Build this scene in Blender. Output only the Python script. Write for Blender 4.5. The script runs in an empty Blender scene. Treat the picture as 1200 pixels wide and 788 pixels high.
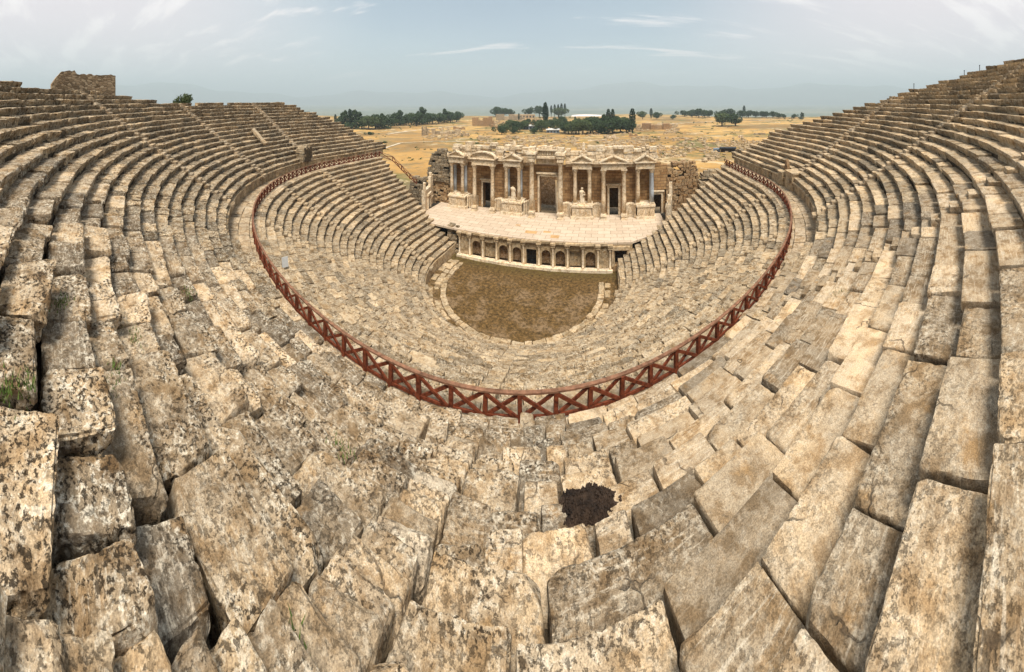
import bpy, math, random
import numpy as np
from mathutils import Vector

random.seed(7)
rng = np.random.default_rng(11)
S = bpy.context.scene
COL = S.collection
PI = math.pi

# ------------------------------------------------------------------ layout (metres; theatre axis = +Y, centre of the seating curve = origin)
CAM = np.array([11.05, -43.5, 25.5])
YAW = math.radians(16.0)
FPX, HOR = 388.0, 117.0          # picture scale of a 1200 px wide panorama, horizon line
R_RAIL, Z_WALK = 32.62, 13.6
R_UP, Z_UP, TREAD, RISE = 33.2, 14.3, 0.87, 0.56
R_LOW, Z_LOW, N_LOW = 13.0, 1.4, 22
T_LOW = (32.3 - R_LOW) / N_LOW
H_LOW = (Z_WALK - Z_LOW) / N_LOW
Z_STAGE = 4.3
STAIRS = [11.5 + 22.5 * k for k in range(-5, 5)]

def ground_dir(x):
    a = (x - 600) / FPX - YAW
    return math.sin(a), math.cos(a)

def seen_at_z(x, y, z):
    d = FPX * (CAM[2] - z) / (y - HOR)
    su, sv = ground_dir(x)
    return CAM[0] + d * su, CAM[1] + d * sv, z

def seen_at_v(x, y, v):
    su, sv = ground_dir(x)
    d = (v - CAM[1]) / sv
    return CAM[0] + d * su, v, CAM[2] - (y - HOR) / FPX * d

def azim(u, v):
    a = math.atan2(u - CAM[0], v - CAM[1]) + YAW
    return (a + PI) % (2 * PI) - PI

# ------------------------------------------------------------------ noise
def _hash(ix, iy, iz):
    h = (ix * 374761393 + iy * 668265263 + iz * 1274126177) & 0xffffffff
    h = ((h ^ (h >> 13)) * 1274126177) & 0xffffffff
    h = ((h ^ (h >> 16)) * 2246822519) & 0xffffffff
    return ((h ^ (h >> 15)) & 0xffffff) / float(0xffffff)

def vnoise(P):
    I = np.floor(P).astype(np.int64)
    f = P - I
    f = f * f * (3 - 2 * f)
    x, y, z = I[:, 0], I[:, 1], I[:, 2]
    fx, fy, fz = f[:, 0], f[:, 1], f[:, 2]
    def L(a, b, t): return a + (b - a) * t
    c = [[[_hash(x + i, y + j, z + k) for k in (0, 1)] for j in (0, 1)] for i in (0, 1)]
    return L(L(L(c[0][0][0], c[1][0][0], fx), L(c[0][1][0], c[1][1][0], fx), fy),
             L(L(c[0][0][1], c[1][0][1], fx), L(c[0][1][1], c[1][1][1], fx), fy), fz)

def fbm(P, octv=4, gain=0.5):
    s = np.zeros(len(P)); a = 1.0; t = 0.0
    for o in range(octv):
        s += a * (vnoise(P * (2.03 ** o) + o * 17.3) * 2 - 1); t += a; a *= gain
    return s / t

def sstep(a, b, x):
    t = np.clip((np.asarray(x, float) - a) / (b - a), 0, 1)
    return t * t * (3 - 2 * t)

# ------------------------------------------------------------------ mesh helpers
def mesh_from(name, V, Q, mat, smooth=False, attrs=None, tris=None, sharp=None):
    me = bpy.data.meshes.new(name)
    V = np.asarray(V, np.float32); Q = np.asarray(Q, np.int32).reshape(-1, 4) if Q is not None and len(Q) else np.zeros((0, 4), np.int32)
    T = np.asarray(tris, np.int32).reshape(-1, 3) if tris is not None and len(tris) else np.zeros((0, 3), np.int32)
    me.vertices.add(len(V)); me.vertices.foreach_set('co', V.ravel())
    nl = Q.size + T.size
    me.loops.add(nl); me.loops.foreach_set('vertex_index', np.concatenate([Q.ravel(), T.ravel()]))
    npoly = len(Q) + len(T)
    me.polygons.add(npoly)
    st = np.concatenate([np.arange(len(Q)) * 4, Q.size + np.arange(len(T)) * 3]).astype(np.int32)
    me.polygons.foreach_set('loop_start', st)
    me.polygons.foreach_set('use_smooth', np.full(npoly, bool(smooth)))
    if attrs:
        for k, a in attrs.items():
            a = np.asarray(a, np.float32)
            at = me.attributes.new(k, 'FLOAT' if a.ndim == 1 else 'FLOAT_VECTOR', 'POINT')
            at.data.foreach_set('value' if a.ndim == 1 else 'vector', a.ravel())
    me.update(calc_edges=True); me.validate()
    if sharp: me.set_sharp_from_angle(angle=math.radians(sharp))
    if mat: me.materials.append(mat)
    return me

def link(name, me, parent=None, label=None, cat=None, group=None, kind=None, loc=None):
    o = bpy.data.objects.new(name, me); COL.objects.link(o)
    if loc is not None: o.location = loc
    if parent is not None: o.parent = parent
    tag(o, label, cat, group, kind)
    return o

def tag(o, label=None, cat=None, group=None, kind=None):
    if label: o['label'] = label
    if cat: o['category'] = cat
    if group: o['group'] = group
    if kind or cat: o['kind'] = kind or 'thing'
    return o

def thing(name, label, cat, loc=(0, 0, 0), group=None):
    return link(name, None, None, label, cat, group, None, loc)

class MB:
    """collects shapes that form ONE mesh"""
    def __init__(self): self.V = []; self.Q = []; self.T = []; self.n = 0; self.A = []
    def add(self, V, Q=None, T=None, tone=0.5, pit=0.3):
        V = np.asarray(V, float)
        if Q is not None and len(Q): self.Q.append(np.asarray(Q, np.int64).reshape(-1, 4) + self.n)
        if T is not None and len(T): self.T.append(np.asarray(T, np.int64).reshape(-1, 3) + self.n)
        self.V.append(V); self.n += len(V)
        self.A.append(np.tile([tone, pit], (len(V), 1)))
        return self
    def box(self, c, s, rz=0.0, rx=0.0, ry=0.0, tone=None, pit=0.3, jit=0.0):
        h = np.array(s, float) / 2
        V = np.array([(x, y, z) for z in (-1, 1) for y in (-1, 1) for x in (-1, 1)], float) * h
        if jit: V += rng.uniform(-jit, jit, V.shape)
        V = V @ rot(rx, ry, rz).T + np.array(c, float)
        Q = [(0, 2, 3, 1), (4, 5, 7, 6), (0, 1, 5, 4), (2, 6, 7, 3), (0, 4, 6, 2), (1, 3, 7, 5)]
        return self.add(V, Q, tone=rng.uniform(.2, .8) if tone is None else tone, pit=pit)
    def bar(self, a, b, w, h, tone=.5):
        a = np.array(a, float); b = np.array(b, float); d = b - a; L = np.linalg.norm(d); d /= L
        up = np.array([0, 0, 1.]); s = np.cross(d, up)
        if np.linalg.norm(s) < 1e-4: s = np.array([1., 0, 0])
        s /= np.linalg.norm(s); up = np.cross(s, d)
        V = [p + s * x * w / 2 + up * z * h / 2 for p in (a, b) for z in (-1, 1) for x in (-1, 1)]
        return self.add(V, [(0, 1, 3, 2), (4, 6, 7, 5), (0, 4, 5, 1), (2, 3, 7, 6), (0, 2, 6, 4), (1, 5, 7, 3)], tone=tone)
    def lathe(self, prof, c=(0, 0, 0), n=16, tone=.5, pit=.1, sx=1, sy=1):
        V = []; Q = []
        for (r, z) in prof:
            for i in range(n):
                a = 2 * PI * i / n
                V.append((c[0] + r * sx * math.cos(a), c[1] + r * sy * math.sin(a), c[2] + z))
        for j in range(len(prof) - 1):
            for i in range(n):
                Q.append((j * n + i, j * n + (i + 1) % n, (j + 1) * n + (i + 1) % n, (j + 1) * n + i))
        m = len(V); V.append((c[0], c[1], c[2] + prof[-1][1])); V.append((c[0], c[1], c[2] + prof[0][1]))
        k = (len(prof) - 1) * n
        T = [(k + i, k + (i + 1) % n, m) for i in range(n)] + [((i + 1) % n, i, m + 1) for i in range(n)]
        return self.add(V, Q, T, tone, pit)
    def prism(self, poly, y0, y1, tone=.5, pit=.2, frame=None):
        """poly: convex-ish outline of (x,z) pairs, extruded along y"""
        n = len(poly); V = [(x, y0, z) for x, z in poly] + [(x, y1, z) for x, z in poly]
        Q = [(i, (i + 1) % n, n + (i + 1) % n, n + i) for i in range(n)]
        T = [(0, i + 1, i) for i in range(1, n - 1)] + [(n, n + i, n + i + 1) for i in range(1, n - 1)]
        return self.add(V, [q[::-1] for q in Q], [t[::-1] for t in T], tone, pit)
    def arch(self, x0, x1, z0, z1, a0, a1, spring, y0, y1, rise=None, n=8, tone=.5, pit=.2):
        """a wall panel x0..x1, z0..z1 with an opening a0..a1 up to a flat (rise=0) or round head, thickness y0..y1"""
        w = (a1 - a0) / 2; cx = (a0 + a1) / 2
        rise = w if rise is None else rise
        pts = [(a0, z0)]; out = [(x0, z0)]
        for i in range(n + 1):
            t = PI - PI * i / n
            if rise > 0: pts.append((cx + w * math.cos(t), spring + rise * math.sin(t)))
            else: pts.append((a0 + (a1 - a0) * i / n, spring))
            if i == 0: out.append((x0, max(spring, z0 + .01)))
            elif i == n: out.append((x1, max(spring, z0 + .01)))
            else:
                out.append((x0 + (x1 - x0) * (i - 1) / (n - 2), z1))
        pts.append((a1, z0)); out.append((x1, z0))
        m = len(pts)
        V = [(x, y0, z) for x, z in pts] + [(x, y0, z) for x, z in out] + [(x, y1, z) for x, z in pts] + [(x, y1, z) for x, z in out]
        Q = []
        for i in range(m - 1):
            Q += [(i, i + 1, m + i + 1, m + i), (2 * m + i, 3 * m + i, 3 * m + i + 1, 2 * m + i + 1),
                  (i, 2 * m + i, 2 * m + i + 1, i + 1), (m + i, m + i + 1, 3 * m + i + 1, 3 * m + i)]
        return self.add(V, Q, tone=tone, pit=pit)
    def build(self, name, mat, parent=None, smooth=False, **kw):
        V = np.concatenate(self.V); A = np.concatenate(self.A)
        Q = np.concatenate(self.Q) if self.Q else None
        T = np.concatenate(self.T) if self.T else None
        me = mesh_from(name, V, Q, mat, smooth, {'tone': A[:, 0], 'pit': A[:, 1]}, T)
        return link(name, me, parent, **kw)

def rot(rx, ry, rz):
    cx, sx, cy, sy, cz, sz = math.cos(rx), math.sin(rx), math.cos(ry), math.sin(ry), math.cos(rz), math.sin(rz)
    return (np.array([[cz, -sz, 0], [sz, cz, 0], [0, 0, 1.]]) @ np.array([[cy, 0, sy], [0, 1., 0], [-sy, 0, cy]])
            @ np.array([[1., 0, 0], [0, cx, -sx], [0, sx, cx]]))

_topo = {}
def box_lattice(nx, ny, nz):
    key = (nx, ny, nz)
    if key in _topo: return _topo[key]
    ii, jj, kk = np.meshgrid(np.arange(nx + 1), np.arange(ny + 1), np.arange(nz + 1), indexing='ij')
    surf = (ii == 0) | (ii == nx) | (jj == 0) | (jj == ny) | (kk == 0) | (kk == nz)
    idx = -np.ones(surf.shape, np.int64); idx[surf] = np.arange(surf.sum())
    P = np.stack([ii[surf] / nx, jj[surf] / ny, kk[surf] / nz], 1) * 2 - 1
    Q = []
    def face(a, flip):
        q = np.stack([a[:-1, :-1], a[1:, :-1], a[1:, 1:], a[:-1, 1:]], -1).reshape(-1, 4)
        Q.append(q[:, ::-1] if flip else q)
    face(idx[:, :, nz], False); face(idx[:, :, 0], True)
    face(idx[:, 0, :], False); face(idx[:, ny, :], True)
    face(idx[nx, :, :], False); face(idx[0, :, :], True)
    _topo[key] = (P, np.concatenate(Q)); return _topo[key]

def stone(L, D, H, res, seed, rough=0.5, rad=0.05, nose=0.1, corner=0.03, chips=1, minseg=(2, 2, 1)):
    """a worn block: x along the row (-L/2..L/2), y outwards (0..D), z down from its top (0..-H)"""
    nx = max(minseg[0], int(math.ceil(L / res))); ny = max(minseg[1], int(math.ceil(D / res))); nz = max(minseg[2], int(math.ceil(H / res)))
    P, Q = box_lattice(nx, ny, nz)
    half = np.array([L / 2, D / 2, H / 2])
    p = P * half
    r_ = np.random.default_rng(seed)
    rd = min(rad, .4 * min(L, D, H))
    inner = np.clip(p, -half + rd, half - rd)
    d = p - inner; ln = np.linalg.norm(d, axis=1, keepdims=True)
    nrm = np.where(ln > 1e-9, d / np.maximum(ln, 1e-9), 0)
    p = inner + nrm * np.minimum(ln, rd)
    edge = np.clip((np.abs(d) > 1e-6).sum(1) - 1, 0, 2) / 1.0
    off = r_.uniform(0, 900, 3)
    if res < .2:
        q = p + off
        n1 = fbm(q * 1.6, 3); n2 = fbm(q * 6.5, 3)
        disp = rough * (.026 * n1 + .028 * n2)
        if res < .07:
            n3 = fbm(q * 22, 2)
            hole = np.clip(vnoise(q * 9) - (.66 - .12 * rough), 0, .3)
            disp += rough * (.012 * n3 - .14 * hole)
        disp -= edge * rough * .05 * np.clip(.5 + 1.6 * n1 + n2, 0, 2)
        p = p + nrm * disp[:, None]
    else:
        p = p + nrm * (rough * .05 * r_.uniform(-1, .6, len(p)))[:, None]
    # uneven corners
    c = r_.uniform(-corner, corner, (2, 2, 2, 3)) * np.array([1, 1, .8])
    t = (np.clip(p / half, -1, 1) + 1) / 2
    w = 0
    for i in (0, 1):
        for j in (0, 1):
            for k in (0, 1):
                w = w + c[i, j, k] * ((t[:, 0] if i else 1 - t[:, 0]) * (t[:, 1] if j else 1 - t[:, 1]) * (t[:, 2] if k else 1 - t[:, 2]))[:, None]
    p = p + w
    for _ in range(chips):
        n = np.array([r_.choice([-1, 1]) * r_.uniform(.3, 1), r_.choice([-1, -1, 1]) * r_.uniform(.3, 1), r_.uniform(.3, 1)]); n /= np.linalg.norm(n)
        m = (np.abs(n) * half).sum() - r_.uniform(.02, .11) * min(L, D)
        ex = np.clip(p @ n - m, 0, None)
        p = p - ex[:, None] * n * (1 + .0 * ex[:, None])
    zt = H / 2 - p[:, 2]
    if nose:
        fr = np.clip(1 - (p[:, 1] + D / 2) / (.5 * D), 0, 1)
        p[:, 1] += nose * sstep(.16, .34, zt) * fr
    p[:, 1] += D / 2; p[:, 2] -= H / 2
    stone.wear = np.clip(sstep(D * .42, .02, p[:, 1] + .25 * D * (fbm(p * 1.7 + off, 3))) * .85 + sstep(.12, .4, -p[:, 2]) * .6 + sstep(.05, .45, fbm(p * 2.3 + off + 40, 3)) * .8, 0, 1)
    return p, Q

# ------------------------------------------------------------------ materials
class NT:
    def __init__(self, name):
        self.m = bpy.data.materials.new(name); self.m.use_nodes = True
        self.t = self.m.node_tree; self.b = self.t.nodes['Principled BSDF']; self.b.inputs['Roughness'].default_value = .95
        self.b.inputs['Specular IOR Level'].default_value = .15
    def n(self, typ, **kw):
        nd = self.t.nodes.new(typ)
        for k, v in kw.items():
            if k in nd.inputs: 
                if hasattr(v, 'is_linked') or isinstance(v, bpy.types.NodeSocket): self.t.links.new(v, nd.inputs[k])
                else: nd.inputs[k].default_value = v
            else: setattr(nd, k, v)
        return nd
    def noise(self, vec, scale, detail=4, rough=.55, dist=0):
        return self.n('ShaderNodeTexNoise', Vector=vec, Scale=scale, Detail=detail, Roughness=rough, Distortion=dist).outputs[0]
    def math(self, op, a, b=None, clamp=False):
        nd = self.t.nodes.new('ShaderNodeMath'); nd.operation = op; nd.use_clamp = clamp
        for i, v in enumerate((a, b)):
            if v is None: continue
            if isinstance(v, bpy.types.NodeSocket): self.t.links.new(v, nd.inputs[i])
            else: nd.inputs[i].default_value = v
        return nd.outputs[0]
    def step(self, v, a, b, lo=0., hi=1.):
        nd = self.t.nodes.new('ShaderNodeMapRange'); nd.interpolation_type = 'SMOOTHSTEP'
        self.t.links.new(v, nd.inputs[0])
        for i, x in enumerate((a, b, lo, hi)): nd.inputs[i + 1].default_value = x
        return nd.outputs[0]
    def mix(self, f, a, b, mode='MIX'):
        nd = self.t.nodes.new('ShaderNodeMix'); nd.data_type = 'RGBA'; nd.blend_type = mode
        for i, v in ((0, f), (6, a), (7, b)):
            if isinstance(v, bpy.types.NodeSocket): self.t.links.new(v, nd.inputs[i])
            elif i == 0: nd.inputs[0].default_value = v
            else: nd.inputs[i].default_value = (*v, 1)
        return nd.outputs[2]
    def ramp(self, v, stops):
        nd = self.t.nodes.new('ShaderNodeValToRGB'); self.t.links.new(v, nd.inputs[0])
        e = nd.color_ramp.elements
        while len(e) < len(stops): e.new(.5)
        for el, (p, c) in zip(e, stops): el.position = p; el.color = (*c, 1)
        return nd.outputs[0]
    def attr(self, name):
        return self.n('ShaderNodeAttribute', attribute_name=name).outputs['Fac']
    def pos(self): return self.t.nodes.new('ShaderNodeNewGeometry').outputs['Position']
    def vec(self, op, a, b):
        nd = self.t.nodes.new('ShaderNodeVectorMath'); nd.operation = op
        for i, v in enumerate((a, b)):
            if isinstance(v, bpy.types.NodeSocket): self.t.links.new(v, nd.inputs[i])
            else: nd.inputs[i].default_value = v
        return nd.outputs[0]
    def finish(self, col, height=None, strength=.6, dist=.03):
        if isinstance(col, bpy.types.NodeSocket): self.t.links.new(col, self.b.inputs['Base Color'])
        else: self.b.inputs['Base Color'].default_value = (*col, 1)
        if height is not None:
            bp = self.n('ShaderNodeBump', Height=height, Strength=strength, Distance=dist)
            self.t.links.new(bp.outputs[0], self.b.inputs['Normal'])
        return self.m

def stone_material(name, dark, mid, pale, white=.5, black=.6, ochre=.35, scale=1.0, dist=.035, grain=False):
    k = NT(name)
    tone, pit = k.attr('tone'), k.attr('pit')
    off = k.n('ShaderNodeCombineXYZ', X=k.math('MULTIPLY', tone, 57.), Y=k.math('MULTIPLY', tone, 131.), Z=0.).outputs[0]
    v = k.vec('ADD', k.pos(), off)
    big = k.noise(v, .8 * scale, 5, .6); n2 = k.noise(v, 2.6 * scale, 7, .66, .2); n3 = k.noise(v, 9.5 * scale, 6, .7, .2)
    fine = k.noise(v, 48 * scale, 3, .75); oc = k.noise(v, 1.7 * scale, 5, .6)
    clus = k.step(k.noise(v, 1.5 * scale, 5, .6), .34, .50)
    col = k.ramp(tone, [(0, dark), (.5, mid), (1, pale)])
    col = k.mix(k.step(big, .38, .66), col, k.mix(1., col, (1.25, 1.17, 1.05), 'MULTIPLY'))
    col = k.mix(k.step(n2, .45, .64, 0, .8), col, k.mix(1., col, (.56, .47, .36), 'MULTIPLY'))
    col = k.mix(k.math('MULTIPLY', k.step(oc, .58, .70), ochre), col, (.44, .25, .09))
    if grain:
        g = k.n('ShaderNodeAttribute', attribute_name='grain').outputs['Vector']
        g2 = k.vec('ADD', k.vec('MULTIPLY', g, (2.2, 17., 17.)), off)
        st = k.noise(g2, 1., 5, .65)
        sel = k.step(k.noise(off, .9, 1), .42, .58)
        col = k.mix(k.math('MULTIPLY', k.step(st, .5, .66, 0, .55), sel), col, k.mix(1., col, (.58, .50, .42), 'MULTIPLY'))
        col = k.mix(k.math('MULTIPLY', k.step(st, .46, .36, 0, .5), sel), col, (.62, .53, .40))
    wf = k.math('MULTIPLY', k.math('MULTIPLY', k.step(n3, .49, .58), k.step(n2, .6, .44)), k.math('ADD', k.math('MULTIPLY', pit, white), .12))
    col = k.mix(wf, col, (.72, .64, .50))
    cr = k.math('MULTIPLY', k.math('MULTIPLY', k.step(k.noise(k.vec('ADD', v, (3., 17., 9.)), 2.6 * scale, 7, .7), .5, .64), clus), k.math('MULTIPLY', pit, 1.05), True)
    col = k.mix(cr, col, (.125, .076, .036))
    pm = k.noise(k.vec('ADD', v, (31., 7., 3.)), 14 * scale, 6, .72, .1)
    dm = k.math('MULTIPLY', k.step(pm, .52, .60), clus)
    df = k.math('MULTIPLY', dm, k.math('ADD', k.math('MULTIPLY', pit, black * 1.35), .06), True)
    col = k.mix(k.math('MULTIPLY', df, .93), col, (.034, .023, .013))
    vd = k.vec('ADD', v, k.vec('MULTIPLY', k.n('ShaderNodeTexNoise', Vector=v, Scale=2.5, Detail=4.).outputs['Color'], (.5, .5, .5)))
    ce = k.n('ShaderNodeTexVoronoi', Vector=vd, Scale=.55 * scale, feature='DISTANCE_TO_EDGE').outputs['Distance']
    cf = k.math('MULTIPLY', k.step(ce, .002, .012, 1, 0), k.step(k.noise(v, 1.1, 3), .53, .62))
    col = k.mix(k.math('MULTIPLY', cf, .7), col, (.05, .035, .022))
    sp = k.step(fine, .3, .72, .62, 1.28)
    col = k.mix(1., col, k.n('ShaderNodeCombineXYZ', X=sp, Y=sp, Z=sp).outputs[0], 'MULTIPLY')
    df = k.math('MAXIMUM', df, cf)
    h = k.math('ADD', k.math('MULTIPLY', n3, .6), k.math('MULTIPLY', fine, .35))
    h = k.math('SUBTRACT', h, k.math('MULTIPLY', df, .9))
    return k.finish(col, h, .8, dist)

M = {}
M['seat'] = stone_material('weathered_limestone', (.175, .142, .103), (.345, .268, .178), (.56, .435, .29), white=.7, black=1.0, grain=True)
M['seat_far'] = stone_material('seat_limestone', (.18, .145, .10), (.345, .267, .173), (.54, .42, .275), white=.5, black=1.0, ochre=.2, dist=.05)
M['marble'] = stone_material('pale_marble', (.47, .37, .25), (.61, .495, .35), (.74, .63, .47), white=.3, black=.5, ochre=.38, scale=.8, dist=.04)
M['ruin'] = stone_material('brown_masonry', (.16, .10, .055), (.30, .18, .085), (.46, .33, .19), white=.3, black=.6, ochre=.6)
M['podium'] = stone_material('podium_stone', (.25, .195, .12), (.38, .29, .178), (.54, .42, .275), white=.2, black=.6, ochre=.4, dist=.03)

def plain(name, col, rough=.9, var=.25, scale=6):
    k = NT(name); k.b.inputs['Roughness'].default_value = rough
    n = k.noise(k.pos(), scale, 5)
    c2 = tuple(c * (1 - var) for c in col); c3 = tuple(min(1, c * (1 + var)) for c in col)
    return k.finish(k.ramp(n, [(.3, c2), (.7, c3)]), n, .3, .02)

M['bluemarble'] = plain('blue_grey_marble', (.40, .43, .46), .7, .25, 3)
M['wood'] = plain('red_brown_wood', (.13, .033, .014), .7, .6, 7)
M['toprail'] = plain('weathered_rail_top', (.19, .095, .055), .8, .5, 5)
M['iron'] = plain('dark_iron', (.02, .02, .022), .5)
M['white'] = plain('white_panel', (.5, .5, .48), .5, .06)
M['bark'] = plain('bark', (.09, .06, .04))
M['leaf'] = plain('pine_leaf', (.045, .07, .03), .9, .4, .6)
M['leaf2'] = plain('olive_leaf', (.075, .10, .04), .9, .4, .6)
M['cypress'] = plain('cypress_leaf', (.022, .042, .022), .9, .4, .6)
M['grass'] = plain('green_grass', (.09, .13, .03), .9, .4, 5)
M['roofwhite'] = plain('white_sheet_roof', (.72, .70, .66), .5, .1, .4)
M['tarp'] = plain('grey_blue_panel', (.16, .20, .24), .5, .1)
M['hill'] = plain('far_hill', (.10, .11, .08), 1., .3, .002)
M['travertine'] = plain('white_travertine', (.62, .56, .50), .9, .1, .05)

def brick_material():
    k = NT('brown_block_wall')
    p = k.n('ShaderNodeTexCoord').outputs['Object']
    sx = k.n('ShaderNodeSeparateXYZ', Vector=p)
    uv = k.n('ShaderNodeCombineXYZ', X=k.math('ADD', sx.outputs[0], sx.outputs[1]), Y=sx.outputs[2], Z=0.).outputs[0]
    b = k.n('ShaderNodeTexBrick', Vector=uv, Scale=1., Color1=(.44, .27, .125, 1), Color2=(.27, .145, .06, 1), Mortar=(.09, .06, .035, 1))
    b.inputs['Mortar Size'].default_value = .025; b.inputs['Brick Width'].default_value = 1.1; b.inputs['Row Height'].default_value = .55
    n = k.noise(k.pos(), 1.2, 6, .65); n2 = k.noise(k.pos(), 9, 4)
    c = k.mix(k.step(n, .45, .7, 0, .8), b.outputs[0], (.15, .085, .04))
    c = k.mix(k.step(n2, .55, .7, 0, .5), c, (.55, .42, .26))
    return k.finish(c, k.math('SUBTRACT', n2, b.outputs[1]), .8, .06)
M['brick'] = brick_material()

def rubble_wall_material():
    k = NT('coursed_rubble_wall')
    v = k.n('ShaderNodeTexVoronoi', Vector=k.vec('MULTIPLY', k.pos(), (1., 1., 1.7)), Scale=1.9)
    e = k.n('ShaderNodeTexVoronoi', Vector=k.vec('MULTIPLY', k.pos(), (1., 1., 1.7)), Scale=1.9, feature='DISTANCE_TO_EDGE')
    c = k.mix(.5, v.outputs['Color'], (.5, .5, .5))
    g = k.n('ShaderNodeRGBToBW', Color=c).outputs[0]
    c = k.ramp(g, [(.3, (.16, .115, .07)), (.5, (.29, .21, .13)), (.7, (.42, .33, .22))])
    c = k.mix(k.step(e.outputs['Distance'], 0, .07, .85, 0), c, (.10, .075, .045))
    return k.finish(c, k.step(e.outputs['Distance'], 0, .15), .9, .08)
M['rubblewall'] = rubble_wall_material()

def ground_material():
    k = NT('dry_grass_ground'); p = k.pos()
    n1 = k.noise(p, .012, 6, .6, .5); n2 = k.noise(p, .05, 6, .65, .4); n3 = k.noise(p, .6, 5, .7)
    c = k.ramp(n1, [(.38, (.21, .125, .045)), (.48, (.40, .225, .07)), (.58, (.52, .315, .105))])
    c = k.mix(k.step(n2, .48, .58, 0, .85), c, (.235, .165, .075))
    c = k.mix(k.step(k.noise(p, .022, 6, .65), .53, .6, 0, .8), c, (.13, .125, .045))
    c = k.mix(k.step(k.noise(p, .11, 6, .7), .56, .64, 0, .8), c, (.16, .125, .06))
    c = k.mix(k.step(k.noise(p, .035, 5, .7, 1.), .57, .62, 0, .7), c, (.55, .44, .27))
    c = k.mix(k.step(n3, .45, .75, 0, .5), c, (.30, .21, .11))
    d = k.n('ShaderNodeVectorMath', operation='LENGTH'); k.t.links.new(p, d.inputs[0])
    far = k.step(d.outputs['Value'], 620, 1100)
    vc = k.ramp(k.noise(p, .0011, 5, .6), [(.35, (.10, .12, .06)), (.6, (.20, .19, .11))])
    c = k.mix(far, c, vc)
    near = k.step(d.outputs['Value'], 62, 40)
    c = k.mix(near, c, k.ramp(k.noise(p, 2.2, 6, .7), [(.35, (.07, .05, .03)), (.65, (.27, .2, .12))]))
    return k.finish(c, n3, .5, .3)
M['ground'] = ground_material()

def orchestra_material():
    k = NT('orchestra_earth_and_grass'); p = k.pos()
    n1 = k.noise(p, .35, 5, .6, .3); n2 = k.noise(p, 2.4, 6, .75); n3 = k.noise(p, 14, 4, .7)
    c = k.ramp(n2, [(.36, (.035, .022, .009)), (.5, (.11, .064, .021)), (.64, (.21, .122, .046))])
    y = k.n('ShaderNodeSeparateXYZ', Vector=p).outputs[1]
    bare = k.math('MULTIPLY', k.step(n1, .44, .64), k.step(y, 3.5, -2.5, 0, .8))
    c = k.mix(k.math('MULTIPLY', bare, k.step(n2, .4, .58, .25, .95)), c, (.26, .175, .10))
    green = k.math('MULTIPLY', k.step(y, 2.0, 5.0), k.step(n2, .42, .6))
    c = k.mix(k.math('MULTIPLY', green, .75), c, (.075, .07, .02))
    c = k.mix(k.step(n3, .5, .7, 0, .5), c, (.06, .04, .018))
    return k.finish(c, n2, .9, .15)
M['orchestra'] = orchestra_material()

def earth_material(name, a, b):
    k = NT(name); p = k.pos(); n = k.noise(p, 2.2, 7, .72)
    return k.finish(k.ramp(n, [(.35, a), (.65, b)]), n, .9, .15)
M['black'] = earth_material('charred_black', (.010, .008, .007), (.06, .038, .025))
M['core'] = earth_material('packed_earth', (.03, .022, .014), (.12, .085, .05))

def paving_material():
    k = NT('stage_paving'); p = k.pos()
    b = k.n('ShaderNodeTexBrick', Vector=p, Scale=1., Color1=(.57, .455, .335, 1), Color2=(.47, .365, .262, 1), Mortar=(.20, .14, .09, 1))
    b.inputs['Mortar Size'].default_value = .03; b.inputs['Brick Width'].default_value = 2.0; b.inputs['Row Height'].default_value = 1.25
    n = k.noise(p, .8, 6, .65)
    c = k.mix(k.step(n, .5, .7, 0, .5), b.outputs[0], (.60, .49, .37))
    c = k.mix(k.step(k.noise(p, 1.7, 7, .7), .54, .66, 0, .6), c, (.36, .265, .175))
    # three replaced ochre slabs
    v = k.noise(p, .33, 2); 
    return k.finish(c, k.noise(p, 5, 4), .4, .03)
M['paving'] = paving_material()

# ------------------------------------------------------------------ camera: a 177 degree cylindrical panorama, like the stitched photograph
cam = bpy.data.cameras.new('camera'); co = bpy.data.objects.new('camera', cam); COL.objects.link(co)
cam.type = 'PANO'; cam.panorama_type = 'CENTRAL_CYLINDRICAL'
half = 600 / FPX
cam.central_cylindrical_range_u_min = -half; cam.central_cylindrical_range_u_max = half
cam.central_cylindrical_range_v_min = -(788 - HOR) / FPX; cam.central_cylindrical_range_v_max = HOR / FPX
cam.central_cylindrical_radius = 1.0
cam.clip_start = .05; cam.clip_end = 60000
co.location = CAM; co.rotation_euler = (PI / 2, 0, YAW)
S.camera = co

# ------------------------------------------------------------------ light
SUN_EL, SUN_AZ = math.radians(64), math.radians(158)     # azimuth from +Y, clockwise
w = bpy.data.worlds.new('World'); S.world = w; w.use_nodes = True
nt = w.node_tree; N = nt.nodes; bg = N['Background']
sky = N.new('ShaderNodeTexSky'); sky.sky_type = 'NISHITA'; sky.sun_disc = False
sky.sun_elevation = SUN_EL; sky.sun_rotation = SUN_AZ; sky.dust_density = 3.0; sky.air_density = 1.0; sky.ozone_density = 1.0; sky.altitude = 400
def wn(t, **kw):
    n = N.new(t)
    for k_, v_ in kw.items():
        if k_ in n.inputs:
            if isinstance(v_, bpy.types.NodeSocket): nt.links.new(v_, n.inputs[k_])
            else: n.inputs[k_].default_value = v_
        else: setattr(n, k_, v_)
    return n
tc = wn('ShaderNodeTexCoord').outputs['Generated']
sep = wn('ShaderNodeSeparateXYZ', Vector=tc)
zc = wn('ShaderNodeMath', operation='MAXIMUM'); nt.links.new(sep.outputs[2], zc.inputs[0]); zc.inputs[1].default_value = .03
zc2 = wn('ShaderNodeMath', operation='ADD'); nt.links.new(zc.outputs[0], zc2.inputs[0]); zc2.inputs[1].default_value = .10
def div(s):
    m = wn('ShaderNodeMath', operation='DIVIDE'); nt.links.new(s, m.inputs[0]); nt.links.new(zc2.outputs[0], m.inputs[1]); return m.outputs[0]
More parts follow.
